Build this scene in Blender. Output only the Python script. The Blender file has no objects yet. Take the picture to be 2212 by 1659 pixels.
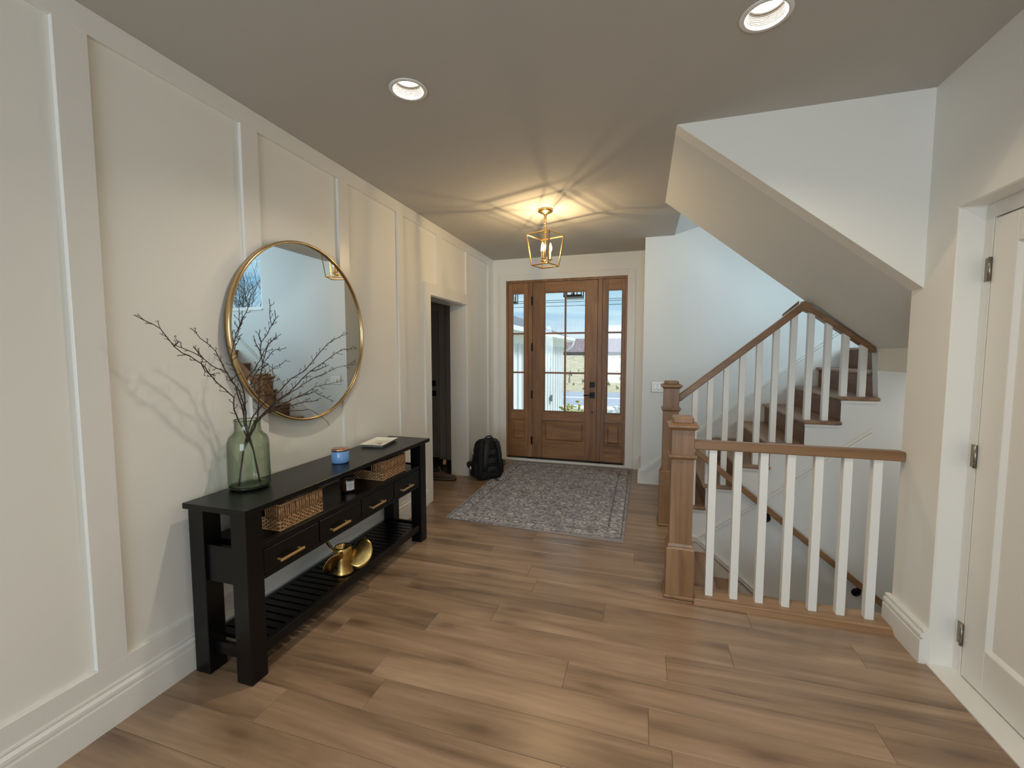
import bpy, bmesh, math, random
from math import sin, cos, pi, radians, sqrt
from mathutils import Vector, Matrix
random.seed(7)
S = bpy.context.scene
COL = S.collection

# ------------------------------------------------------------------ camera
cam_d = bpy.data.cameras.new('camera'); cam = bpy.data.objects.new('camera', cam_d); COL.objects.link(cam)
cam.location = (1.9987, 0.0, 1.4735); cam.rotation_euler = (pi/2 - 0.0708, 0, 0.2945)
cam_d.sensor_fit = 'HORIZONTAL'; cam_d.sensor_width = 36; cam_d.lens = 930.04/2212*36
cam_d.clip_start = 0.05; cam_d.clip_end = 400
S.camera = cam
# ------------------------------------------------------------------ view and sampling
S.view_settings.view_transform = 'Standard'; S.view_settings.look = 'None'
S.view_settings.exposure = 0.0; S.view_settings.gamma = 1.0; S.view_settings.use_curve_mapping = False
cy = S.cycles
cy.use_denoising = True; cy.max_bounces = 10; cy.diffuse_bounces = 5; cy.glossy_bounces = 5
cy.transparent_max_bounces = 16; cy.transmission_bounces = 6; cy.sample_clamp_indirect = 6; cy.caustics_reflective = False
# ------------------------------------------------------------------ world: broken cloud over a pale blue sky
SKY_STRENGTH = 0.95
CAN_POWER = 9.6
BULB_POWER = 7.0
DAY_BACK = 112.0
STAIR_FILL = 38.0
SUN = 3.7
BASE_FILL = 16.0
W = bpy.data.worlds.new('sky'); S.world = W; W.use_nodes = True
nt = W.node_tree; nt.nodes.clear()
def N(t, typ, **kw):
    n = t.nodes.new(typ)
    for k, v in kw.items():
        if k in n.inputs.keys(): n.inputs[k].default_value = v
        else: setattr(n, k, v)
    return n
def L(t, a, ao, b, bi): t.links.new(a.outputs[ao], b.inputs[bi])
tc = N(nt, 'ShaderNodeTexCoord'); mp = N(nt, 'ShaderNodeMapping'); mp.inputs['Scale'].default_value = (2.2, 2.2, 13)
L(nt, tc, 'Generated', mp, 'Vector')
nz = N(nt, 'ShaderNodeTexNoise', Scale=1.6, Detail=7.0, Roughness=0.6, Distortion=0.5); L(nt, mp, 'Vector', nz, 'Vector')
cr = N(nt, 'ShaderNodeValToRGB'); L(nt, nz, 'Fac', cr, 'Fac')
cr.color_ramp.elements[0].position = 0.37; cr.color_ramp.elements[0].color = (0.24, 0.54, 0.84, 1)
cr.color_ramp.elements[1].position = 0.61; cr.color_ramp.elements[1].color = (0.66, 0.93, 1.05, 1)
sx = N(nt, 'ShaderNodeSeparateXYZ'); L(nt, tc, 'Generated', sx, 'Vector')
hz = N(nt, 'ShaderNodeMapRange'); hz.inputs['From Min'].default_value = 0.01; hz.inputs['From Max'].default_value = 0.09
hz.inputs['To Min'].default_value = 1.0; hz.inputs['To Max'].default_value = 0.0; L(nt, sx, 'Z', hz, 'Value')
mx = N(nt, 'ShaderNodeMixRGB'); mx.inputs['Color2'].default_value = (0.93, 1.0, 1.03, 1)
L(nt, hz, 'Result', mx, 'Fac'); L(nt, cr, 'Color', mx, 'Color1')
bg = N(nt, 'ShaderNodeBackground', Strength=SKY_STRENGTH); L(nt, mx, 'Color', bg, 'Color')
wo = N(nt, 'ShaderNodeOutputWorld'); L(nt, bg, 'Background', wo, 'Surface')
# ------------------------------------------------------------------ lights of the place: soft sun outside, daylight in the rear window, added fill in the stairwell
def light(name, typ, loc, rot, energy, color=(1, 1, 1), **kw):
    d = bpy.data.lights.new(name, typ); d.energy = energy; d.color = color
    for k, v in kw.items(): setattr(d, k, v)
    o = bpy.data.objects.new(name, d); COL.objects.link(o); o.location = loc; o.rotation_euler = rot
    return o
light('sun', 'SUN', (20, -20, 30), (radians(38), 0, radians(93)), SUN, (1.0, 0.97, 0.93), angle=radians(14))
light('daylight_rear_window', 'AREA', (1.75, -4.02, 1.45), (radians(90), 0, 0), DAY_BACK, (0.76, 0.89, 1.0), shape='RECTANGLE', size=2.6, size_y=2.0)
light('stairwell_fill', 'AREA', (5.02, 3.20, 2.42), (0, radians(90), 0), STAIR_FILL, (0.66, 0.86, 1.0), shape='RECTANGLE', size=0.85, size_y=0.48)  # fill added to brighten the stair wall, set in an added window

# ------------------------------------------------------------------ materials
MATS = {}
def lin(c):
    f = lambda u: (u/255/12.92) if u/255 <= 0.04045 else ((u/255+0.055)/1.055)**2.4
    return (f(c[0]), f(c[1]), f(c[2]), 1)
def newmat(name):
    m = bpy.data.materials.new(name); m.use_nodes = True; t = m.node_tree
    b = t.nodes['Principled BSDF']; MATS[name] = m
    return m, t, b
def plain(name, c, rough=0.5, metal=0.0, bump=0.0, scale=60, var=0.0, spec=0.5):
    m, t, b = newmat(name)
    b.inputs['Base Color'].default_value = lin(c); b.inputs['Roughness'].default_value = rough; b.inputs['Metallic'].default_value = metal
    b.inputs['Specular IOR Level'].default_value = spec
    tc = N(t, 'ShaderNodeTexCoord'); n = N(t, 'ShaderNodeTexNoise', Scale=float(scale), Detail=4.0); L(t, tc, 'Object', n, 'Vector')
    if var:
        r = N(t, 'ShaderNodeValToRGB'); L(t, n, 'Fac', r, 'Fac'); k = lin(c)
        r.color_ramp.elements[0].position = 0.3; r.color_ramp.elements[1].position = 0.7
        r.color_ramp.elements[0].color = (k[0]*(1-var), k[1]*(1-var), k[2]*(1-var), 1)
        r.color_ramp.elements[1].color = (min(1, k[0]*(1+var)), min(1, k[1]*(1+var)), min(1, k[2]*(1+var)), 1)
        L(t, r, 'Color', b, 'Base Color')
    if bump:
        bp = N(t, 'ShaderNodeBump', Strength=bump, Distance=0.002); L(t, n, 'Fac', bp, 'Height'); L(t, bp, 'Normal', b, 'Normal')
    return m
def wood(name, dark, mid, light_, axis=0, scale=9.0, stretch=14.0, rough=0.4, rnd=0.0, knots=0.0, bump=0.15, spec=0.5):
    m, t, b = newmat(name)
    tc = N(t, 'ShaderNodeTexCoord'); oi = N(t, 'ShaderNodeObjectInfo')
    add = N(t, 'ShaderNodeVectorMath', operation='MULTIPLY_ADD'); cmb = N(t, 'ShaderNodeCombineXYZ')
    for k in range(3): L(t, oi, 'Random', cmb, k)
    L(t, cmb, 'Vector', add, 0); add.inputs[1].default_value = (37, 53, 19); L(t, tc, 'Object', add, 2)
    sc = [1.0]*3; sc[axis] = 1.0/stretch
    mp = N(t, 'ShaderNodeMapping'); mp.inputs['Scale'].default_value = sc; L(t, add, 'Vector', mp, 'Vector')
    n1 = N(t, 'ShaderNodeTexNoise', Scale=scale, Detail=5.0, Roughness=0.55, Distortion=1.2); L(t, mp, 'Vector', n1, 'Vector')
    n2 = N(t, 'ShaderNodeTexNoise', Scale=scale*9, Detail=3.0, Roughness=0.6); L(t, mp, 'Vector', n2, 'Vector')
    r = N(t, 'ShaderNodeValToRGB'); L(t, n1, 'Fac', r, 'Fac')
    e = r.color_ramp.elements; e[0].position = 0.28; e[0].color = lin(dark); e[1].position = 0.74; e[1].color = lin(light_)
    k = e.new(0.5); k.color = lin(mid)
    mul = N(t, 'ShaderNodeMixRGB', blend_type='MULTIPLY'); mul.inputs['Fac'].default_value = 0.35
    r2 = N(t, 'ShaderNodeValToRGB'); L(t, n2, 'Fac', r2, 'Fac'); r2.color_ramp.elements[0].position = 0.3; r2.color_ramp.elements[1].position = 0.62
    r2.color_ramp.elements[0].color = (0.6, 0.58, 0.56, 1); r2.color_ramp.elements[1].color = (1, 1, 1, 1)
    L(t, r, 'Color', mul, 'Color1'); L(t, r2, 'Color', mul, 'Color2')
    last = mul
    if knots:
        sk = [3.6]*3; sk[axis] = 1.25
        mk = N(t, 'ShaderNodeMapping'); mk.inputs['Scale'].default_value = sk; L(t, add, 'Vector', mk, 'Vector')
        nk = N(t, 'ShaderNodeTexNoise', Scale=3.0, Detail=2.0); L(t, mk, 'Vector', nk, 'Vector')
        mv = N(t, 'ShaderNodeMixRGB'); mv.inputs['Fac'].default_value = 0.14; L(t, mk, 'Vector', mv, 'Color1'); L(t, nk, 'Color', mv, 'Color2')
        vo = N(t, 'ShaderNodeTexVoronoi', Scale=1.0, voronoi_dimensions='2D'); L(t, mv, 'Color', vo, 'Vector')
        rk = N(t, 'ShaderNodeValToRGB'); L(t, vo, 'Distance', rk, 'Fac')
        rk.color_ramp.elements[0].position = 0.03; rk.color_ramp.elements[0].color = (0.30, 0.25, 0.22, 1)
        rk.color_ramp.elements[1].position = 0.22; rk.color_ramp.elements[1].color = (1, 1, 1, 1)
        q = rk.color_ramp.elements.new(0.085); q.color = (0.66, 0.62, 0.58, 1)
        m2 = N(t, 'ShaderNodeMixRGB', blend_type='MULTIPLY'); m2.inputs['Fac'].default_value = knots
        L(t, last, 'Color', m2, 'Color1'); L(t, rk, 'Color', m2, 'Color2'); last = m2
    if rnd:
        mr = N(t, 'ShaderNodeMapRange'); mr.inputs['To Min'].default_value = 1-rnd; mr.inputs['To Max'].default_value = 1+rnd; L(t, oi, 'Random', mr, 'Value')
        hv = N(t, 'ShaderNodeHueSaturation'); L(t, mr, 'Result', hv, 'Value'); L(t, last, 'Color', hv, 'Color'); last = hv
    L(t, last, 'Color', b, 'Base Color'); b.inputs['Roughness'].default_value = rough; b.inputs['Specular IOR Level'].default_value = spec
    bp = N(t, 'ShaderNodeBump', Strength=bump, Distance=0.002); L(t, n2, 'Fac', bp, 'Height'); L(t, bp, 'Normal', b, 'Normal')
    return m
def glass_thin(name, tint=(1, 1, 1), refl=0.06):
    m, t, b = newmat(name); t.nodes.remove(b)
    tr = N(t, 'ShaderNodeBsdfTransparent'); tr.inputs['Color'].default_value = (*tint, 1)
    gl = N(t, 'ShaderNodeBsdfGlossy', Roughness=0.02); fr = N(t, 'ShaderNodeFresnel', IOR=1.45)
    ge = N(t, 'ShaderNodeNewGeometry'); io = N(t, 'ShaderNodeMapRange'); io.inputs['To Min'].default_value = 1.45; io.inputs['To Max'].default_value = 1/1.45
    L(t, ge, 'Backfacing', io, 'Value'); L(t, io, 'Result', fr, 'IOR')
    mu = N(t, 'ShaderNodeMath', operation='MULTIPLY'); mu.inputs[1].default_value = refl/0.04; L(t, fr, 'Fac', mu, 0)
    mi = N(t, 'ShaderNodeMixShader'); L(t, mu, 'Value', mi, 'Fac'); L(t, tr, 'BSDF', mi, 1); L(t, gl, 'BSDF', mi, 2)
    o = t.nodes['Material Output']; L(t, mi, 'Shader', o, 'Surface')
    return m
def emit(name, c, strength):
    m, t, b = newmat(name)
    b.inputs['Base Color'].default_value = (1, 1, 1, 1); b.inputs['Emission Color'].default_value = (*c, 1); b.inputs['Emission Strength'].default_value = strength
    return m
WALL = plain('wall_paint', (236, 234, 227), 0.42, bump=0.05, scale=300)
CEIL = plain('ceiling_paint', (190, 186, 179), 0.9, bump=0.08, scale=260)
TRIM = plain('trim_paint', (232, 230, 224), 0.33)
WHITE = plain('baluster_white', (236, 236, 232), 0.38)
STWALL = plain('stairwell_paint', (222, 224, 222), 0.55)
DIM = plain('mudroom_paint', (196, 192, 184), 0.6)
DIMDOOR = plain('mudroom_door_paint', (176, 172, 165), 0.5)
PLANK = wood('floor_plank_oak', (114, 91, 72), (153, 126, 101), (180, 152, 126), 0, 7.0, 12.0, 0.30, 0.055, 0.6, 0.06, 0.8)
OAK = wood('stained_oak', (122, 90, 60), (143, 108, 75), (158, 123, 88), 2, 10.0, 14.0, 0.36, 0.04)
OAKX = wood('stained_oak_rail', (122, 90, 60), (143, 108, 75), (158, 123, 88), 0, 10.0, 14.0, 0.33, 0.04)
CURB = wood('light_oak_nosing', (128, 97, 68), (158, 124, 90), (176, 142, 108), 0, 10.0, 14.0, 0.36, 0.0)
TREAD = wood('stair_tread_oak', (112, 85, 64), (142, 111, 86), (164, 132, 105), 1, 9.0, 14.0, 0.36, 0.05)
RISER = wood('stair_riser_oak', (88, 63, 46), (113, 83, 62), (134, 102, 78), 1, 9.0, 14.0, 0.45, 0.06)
DOORW = wood('door_wood', (112, 75, 45), (146, 103, 65), (166, 122, 81), 2, 7.0, 7.0, 0.42, 0.05)
DOORX = wood('door_wood_rail', (112, 75, 45), (146, 103, 65), (166, 122, 81), 0, 7.0, 7.0, 0.42, 0.05)
BLACKW = plain('black_painted_wood', (10, 10, 11), 0.30, bump=0.03, scale=90, spec=0.30)
BAFFLE = plain('bronze_baffle', (44, 41, 36), 0.6)
BLACKM = plain('black_metal', (18, 18, 20), 0.4, 0.6)
BRASS = plain('brushed_brass', (206, 172, 112), 0.30, 1.0, bump=0.03, scale=200)
BRASSP = plain('satin_brass_pull', (228, 194, 138), 0.40, 0.9)
OLDBRASS = plain('old_brass', (186, 156, 96), 0.26, 1.0, bump=0.15, scale=22, var=0.35)
GOLD = plain('gold_frame', (208, 178, 130), 0.25, 1.0)
NICKEL = plain('satin_nickel', (150, 142, 130), 0.35, 1.0)
MIRROR = plain('mirror_silver', (232, 236, 236), 0.0, 1.0)
BLACKF = plain('black_nylon', (14, 14, 17), 0.75, bump=0.5, scale=160, var=0.25)
BLACKS = plain('black_webbing', (26, 27, 30), 0.6, bump=0.4, scale=300)
WEAVE = plain('woven_seagrass', (190, 152, 108), 0.7, bump=0.6, scale=55, var=0.42)
WEAVEL = plain('basket_gap_shade', (96, 70, 46), 0.9)
WEAVED = plain('woven_rush_band', (164, 126, 88), 0.7, bump=0.6, scale=60, var=0.48)
PANE = glass_thin('window_pane', (0.97, 0.99, 1.0), 0.05)
def tinted_glass(name, mid, edge, refl):
    m = glass_thin(name, mid, refl); t = m.node_tree
    lw = N(t, 'ShaderNodeLayerWeight'); lw.inputs['Blend'].default_value = 0.5
    rp = N(t, 'ShaderNodeValToRGB'); L(t, lw, 'Facing', rp, 'Fac'); e = rp.color_ramp.elements
    e[0].position = 0.25; e[0].color = (*mid, 1); e[1].position = 0.92; e[1].color = (*edge, 1)
    tr = [n for n in t.nodes if n.type == 'BSDF_TRANSPARENT'][0]; L(t, rp, 'Color', tr, 'Color')
    return m
GREENG = tinted_glass('green_glass', (0.74, 0.80, 0.69), (0.26, 0.33, 0.24), 0.06)
GREENB = tinted_glass('green_glass_thick', (0.42, 0.50, 0.38), (0.14, 0.19, 0.13), 0.06)
BLUEG = plain('blue_candle_glass', (112, 158, 216), 0.18, var=0.04, scale=8)
AMBER = plain('brown_candle_glass', (62, 40, 22), 0.12)
CERAM = plain('white_ceramic', (236, 234, 222), 0.2)
PAPER = plain('label_paper', (226, 228, 232), 0.8)
INK = plain('label_ink', (92, 92, 98), 0.8)
REDP = plain('rose_print', (196, 88, 84), 0.35, var=0.3, scale=90)
GREENP = plain('leaf_print', (150, 156, 128), 0.35, var=0.2, scale=90)
TWIG = plain('twig_bark', (58, 44, 36), 0.8, bump=0.5, scale=120, var=0.3)
BUD = plain('grey_green_buds', (112, 106, 80), 0.8, var=0.3, scale=80)
RUBBER = plain('dark_rubber', (30, 27, 25), 0.8)
SHOE = plain('brown_mesh_fabric', (84, 66, 58), 0.85, bump=0.5, scale=200, var=0.3)
SHOED = plain('dark_shoe_fabric', (28, 25, 25), 0.85, bump=0.5, scale=200)
TANL = plain('tan_leather', (196, 160, 116), 0.6)
GREYSOLE = plain('grey_sole', (92, 88, 74), 0.8)
SWITCHW = plain('switch_plastic', (246, 246, 245), 0.3)
SWITCHG = plain('switch_outline_shade', (188, 190, 194), 0.4)  # grey standing in for the shadow outlines on the switch
EMBULB = emit('candle_bulb_filament', (1.0, 0.72, 0.38), 60.0)
def bulb_glass():
    m, t, b = newmat('candle_bulb_glass'); t.nodes.remove(b)
    a = N(t, 'ShaderNodeBsdfTransparent'); e = N(t, 'ShaderNodeEmission', Strength=2.6); e.inputs['Color'].default_value = (1.0, 0.70, 0.30, 1)
    s_ = N(t, 'ShaderNodeAddShader'); L(t, a, 'BSDF', s_, 0); L(t, e, 'Emission', s_, 1); L(t, s_, 'Shader', t.nodes['Material Output'], 'Surface')
    return m
BULBG = bulb_glass()
EMCAN = emit('can_lens_light', (1.0, 0.88, 0.72), 12.0)
EXTW = plain('white_siding', (228, 232, 236), 0.7)
EXTT = plain('white_gutter', (232, 236, 238), 0.5)
ROOF = plain('grey_shingle', (118, 122, 128), 0.9, var=0.2, scale=30)
ASPH = plain('asphalt', (166, 170, 181), 0.9, var=0.08, scale=3)
LINE = plain('road_paint', (236, 236, 238), 0.8)
CONC = plain('pale_concrete', (226, 226, 224), 0.9, var=0.05, scale=2)
GRASS = plain('dry_grass', (192, 178, 146), 0.95, var=0.22, scale=1.4)
LAWN = plain('winter_lawn', (170, 164, 128), 0.95, var=0.2, scale=2.5)
BARN = plain('red_brown_roofing', (144, 120, 124), 0.9, var=0.22, scale=0.9)
BARNW = plain('grey_boards', (128, 112, 108), 0.9)
BARK = plain('grey_bark', (92, 86, 82), 0.9, var=0.2, scale=10)
SHRUB = plain('yellow_green_leaves', (168, 164, 92), 0.9, var=0.35, scale=14)
SHRUBW = plain('pale_flower_heads', (226, 230, 234), 0.9, var=0.12, scale=14)
def rug_mat():
    m, t, b = newmat('rug_pile'); b.inputs['Roughness'].default_value = 0.95; b.inputs['Specular IOR Level'].default_value = 0.1
    tc = N(t, 'ShaderNodeTexCoord')
    wn = N(t, 'ShaderNodeTexNoise', Scale=9.0, Detail=2.0); L(t, tc, 'Object', wn, 'Vector')
    wp = N(t, 'ShaderNodeMixRGB', blend_type='ADD'); wp.inputs['Fac'].default_value = 0.035; L(t, tc, 'Object', wp, 'Color1'); L(t, wn, 'Color', wp, 'Color2')
    def mask(node, out, stops):
        r = N(t, 'ShaderNodeValToRGB'); r.color_ramp.interpolation = 'LINEAR'; L(t, node, out, r, 'Fac')
        e = r.color_ramp.elements
        for i, (p, v) in enumerate(stops):
            k = e[i] if i < 2 else e.new(p)
            k.position = p; k.color = (v, v, v, 1)
        return r
    def mixc(prev, r, col, amt):
        mu = N(t, 'ShaderNodeMath', operation='MULTIPLY'); mu.inputs[1].default_value = amt; L(t, r, 'Color', mu, 0)
        x = N(t, 'ShaderNodeMixRGB'); x.inputs['Color2'].default_value = lin(col); L(t, mu, 'Value', x, 'Fac'); L(t, prev, 'Color', x, 'Color1')
        return x
    base = N(t, 'ShaderNodeValToRGB'); nb = N(t, 'ShaderNodeTexNoise', Scale=16.0, Detail=6.0, Roughness=0.7); L(t, tc, 'Object', nb, 'Vector'); L(t, nb, 'Fac', base, 'Fac')
    base.color_ramp.elements[0].position = 0.35; base.color_ramp.elements[0].color = lin((122, 121, 128)); base.color_ramp.elements[1].position = 0.68; base.color_ramp.elements[1].color = lin((170, 169, 175))
    cur = base
    v1 = N(t, 'ShaderNodeTexVoronoi', Scale=7.2); v1.inputs['Randomness'].default_value = 0.55; L(t, wp, 'Color', v1, 'Vector')
    cur = mixc(cur, mask(v1, 'Distance', [(0.0, 0), (0.10, 0), (0.145, 1), (0.20, 1), (0.25, 0), (0.42, 0), (0.47, 0.8), (0.52, 0)]), (214, 212, 213), 0.85)
    v2 = N(t, 'ShaderNodeTexVoronoi', Scale=17.0); v2.inputs['Randomness'].default_value = 0.9; L(t, wp, 'Color', v2, 'Vector')
    cur = mixc(cur, mask(v2, 'Distance', [(0.0, 1), (0.17, 1), (0.24, 0), (1.0, 0)]), (210, 208, 209), 0.7)
    v3 = N(t, 'ShaderNodeTexVoronoi', Scale=30.0); v3.inputs['Randomness'].default_value = 1.0; L(t, wp, 'Color', v3, 'Vector')
    cur = mixc(cur, mask(v3, 'Distance', [(0.0, 1), (0.2, 1), (0.3, 0), (1.0, 0)]), (90, 87, 92), 0.6)
    v4 = N(t, 'ShaderNodeTexVoronoi', Scale=8.0); v4.feature = 'DISTANCE_TO_EDGE'; L(t, wp, 'Color', v4, 'Vector')
    cur = mixc(cur, mask(v4, 'Distance', [(0.0, 1), (0.02, 1), (0.05, 0), (1.0, 0)]), (204, 201, 202), 0.5)
    sep = N(t, 'ShaderNodeSeparateXYZ'); L(t, tc, 'Object', sep, 'Vector')
    def band(axis, half):
        a = N(t, 'ShaderNodeMath', operation='ABSOLUTE'); L(t, sep, axis, a, 0)
        d = N(t, 'ShaderNodeMath', operation='SUBTRACT'); d.inputs[0].default_value = half; L(t, a, 'Value', d, 1); return d
    mn = N(t, 'ShaderNodeMath', operation='MINIMUM'); L(t, band('X', 0.783), 'Value', mn, 0); L(t, band('Y', 1.085), 'Value', mn, 1)
    cur = mixc(cur, mask(mn, 'Value', [(0.0, 1), (0.012, 1), (0.016, 0), (1.0, 0)]), (156, 152, 154), 1.0)
    cur = mixc(cur, mask(mn, 'Value', [(0.0, 0), (0.024, 0), (0.028, 1), (0.034, 1), (0.038, 0), (0.135, 0), (0.139, 1), (0.145, 1), (0.149, 0)]), (92, 88, 90), 0.7)
    L(t, cur, 'Color', b, 'Base Color')
    n9 = N(t, 'ShaderNodeTexNoise', Scale=420.0); L(t, tc, 'Object', n9, 'Vector'); bp = N(t, 'ShaderNodeBump', Strength=0.4, Distance=0.003); L(t, n9, 'Fac', bp, 'Height'); L(t, bp, 'Normal', b, 'Normal')
    return m
RUGM = rug_mat()

# ------------------------------------------------------------------ mesh builder
class MB:
    def __init__(s): s.v = []; s.f = []; s.sm = []
    def add(s, vs, fs, smooth=False):
        o = len(s.v); s.v += [Vector(p) for p in vs]
        for f in fs: s.f.append([o+i for i in f]); s.sm.append(smooth)
        return s
    def box(s, x0, x1, y0, y1, z0, z1):
        vs = [(x, y, z) for z in (z0, z1) for y in (y0, y1) for x in (x0, x1)]
        return s.add(vs, [(0, 2, 3, 1), (4, 5, 7, 6), (0, 1, 5, 4), (2, 6, 7, 3), (0, 4, 6, 2), (1, 3, 7, 5)])
    def frustum(s, b, t):   # b, t: (x0,x1,y0,y1,z)
        vs = [(x, y, q[4]) for q in (b, t) for y in (q[2], q[3]) for x in (q[0], q[1])]
        return s.add(vs, [(0, 2, 3, 1), (4, 5, 7, 6), (0, 1, 5, 4), (2, 6, 7, 3), (0, 4, 6, 2), (1, 3, 7, 5)])
    def prism(s, poly, axis, a, b, smooth=False):
        n = len(poly)
        P = {'x': lambda u, v, w: (w, u, v), 'y': lambda u, v, w: (u, w, v), 'z': lambda u, v, w: (u, v, w)}[axis]
        vs = [P(u, v, a) for u, v in poly] + [P(u, v, b) for u, v in poly]
        s.add(vs, [tuple(range(n)), tuple(range(2*n-1, n-1, -1))])
        o = len(s.v) - 2*n
        for i in range(n):
            s.f.append([o+i, o+(i+1) % n, o+n+(i+1) % n, o+n+i]); s.sm.append(smooth)
        return s
    def tube(s, pts, r, n=8, cap=True, smooth=True, flat=None):
        pts = [Vector(p) for p in pts]; k = len(pts); rs = r if isinstance(r, (list, tuple)) else [r]*k
        vs = []; up = Vector((0, 0, 1)); prev = None
        for i, p in enumerate(pts):
            d = (pts[min(i+1, k-1)] - pts[max(i-1, 0)]).normalized()
            if prev is None:
                a = d.cross(up if abs(d.z) < 0.9 else Vector((1, 0, 0))).normalized()
            else:
                a = (prev - d*prev.dot(d)).normalized()
            prev = a; b = d.cross(a)
            for j in range(n):
                an = 2*pi*j/n
                vs.append(p + a*(cos(an)*rs[i]) + b*(sin(an)*rs[i]*(flat or 1)))
        fs = [(i*n+j, i*n+(j+1) % n, (i+1)*n+(j+1) % n, (i+1)*n+j) for i in range(k-1) for j in range(n)]
        s.add(vs, fs, smooth)
        if cap:
            o = len(s.v)-len(vs); s.f.append([o+j for j in range(n)][::-1]); s.sm.append(False); s.f.append([o+(k-1)*n+j for j in range(n)]); s.sm.append(False)
        return s
    def lathe(s, prof, c=(0, 0, 0), n=32, smooth=True, close=False):
        vs = [(c[0]+r*cos(2*pi*j/n), c[1]+r*sin(2*pi*j/n), c[2]+z) for r, z in prof for j in range(n)]
        k = len(prof); rng = range(k if close else k-1)
        fs = [(i*n+j, i*n+(j+1) % n, ((i+1) % k)*n+(j+1) % n, ((i+1) % k)*n+j) for i in rng for j in range(n)]
        return s.add(vs, fs, smooth)
    def blob(s, c, r, seg=8, rings=5):
        rx = r if isinstance(r, (tuple, list)) else (r, r, r)
        vs = [(c[0], c[1], c[2]-rx[2])]
        for i in range(1, rings):
            ph = -pi/2 + pi*i/rings
            vs += [(c[0]+rx[0]*cos(ph)*cos(2*pi*j/seg), c[1]+rx[1]*cos(ph)*sin(2*pi*j/seg), c[2]+rx[2]*sin(ph)) for j in range(seg)]
        vs.append((c[0], c[1], c[2]+rx[2])); e = len(vs)-1
        fs = [(0, 1+(j+1) % seg, 1+j) for j in range(seg)]
        for i in range(rings-2): fs += [(1+i*seg+j, 1+i*seg+(j+1) % seg, 1+(i+1)*seg+(j+1) % seg, 1+(i+1)*seg+j) for j in range(seg)]
        fs += [(e, 1+(rings-2)*seg+j, 1+(rings-2)*seg+(j+1) % seg) for j in range(seg)]
        return s.add(vs, fs, True)
    def loft(s, rings, closed=True, cap=True, smooth=True):
        n = len(rings[0]); k = len(rings); vs = [p for r in rings for p in r]
        m = n if closed else n-1
        s.add(vs, [(i*n+j, i*n+(j+1) % n, (i+1)*n+(j+1) % n, (i+1)*n+j) for i in range(k-1) for j in range(m)], smooth)
        if cap:
            o = len(s.v)-len(vs); s.f.append([o+j for j in range(n)][::-1]); s.sm.append(False); s.f.append([o+(k-1)*n+j for j in range(n)]); s.sm.append(False)
        return s
    def xf(s, M): s.v = [M @ p for p in s.v]; return s
    def build(s, name, mat, parent=None, bevel=0.0, kind=None, seg=1, local=False):
        root = parent
        off = Vector((0, 0, 0))
        if parent is not None and not local:
            q = parent
            while q is not None: off += Vector(q.location); q = q.parent
        me = bpy.data.meshes.new(name)
        me.from_pydata([p-off for p in s.v], [], s.f)
        for p, k in zip(me.polygons, s.sm): p.use_smooth = k
        bm = bmesh.new(); bm.from_mesh(me)
        bmesh.ops.recalc_face_normals(bm, faces=bm.faces)
        if bevel:
            es = [e for e in bm.edges if len(e.link_faces) == 2 and e.calc_face_angle(0) > 0.6 and not all(f.smooth for f in e.link_faces)]
            if es: bmesh.ops.bevel(bm, geom=es, offset=bevel, segments=seg, profile=0.5, affect='EDGES', clamp_overlap=True)
        bm.to_mesh(me); bm.free()
        me.materials.append(mat)
        o = bpy.data.objects.new(name, me); COL.objects.link(o)
        if parent is not None: o.parent = parent
        if kind: o['kind'] = kind
        return o
def B(*a): return MB().box(*a)
def tag(o, label, cat, group=None):
    o['label'] = label; o['category'] = cat
    if group: o['group'] = group
    return o
def thing(name, label, cat, loc=(0, 0, 0), group=None, rz=0.0):
    o = bpy.data.objects.new(name, None); COL.objects.link(o); o.location = loc; o.rotation_euler = (0, 0, rz)
    o.empty_display_size = 0.1
    return tag(o, label, cat, group)
def struct(o, label=None):
    o['kind'] = 'structure'
    if label: o['label'] = label
    return o
def group_root(name, loc, label):   # a door or a window of the setting
    o = bpy.data.objects.new(name, None); COL.objects.link(o); o.location = loc; o['kind'] = 'structure'; o['label'] = label
    return o
def dup(root, loc, label=None):
    r = root.copy(); COL.objects.link(r); r.location = loc
    if label: r['label'] = label
    for ch in list(root.children):
        c = ch.copy(); COL.objects.link(c); c.parent = r
        for g in list(ch.children):
            d = g.copy(); COL.objects.link(d); d.parent = c
    return r

# ================================================================== SETTING
C = 2.743; D = 5.66; A = 5.04; XR = 3.318; XE = 5.05
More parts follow.
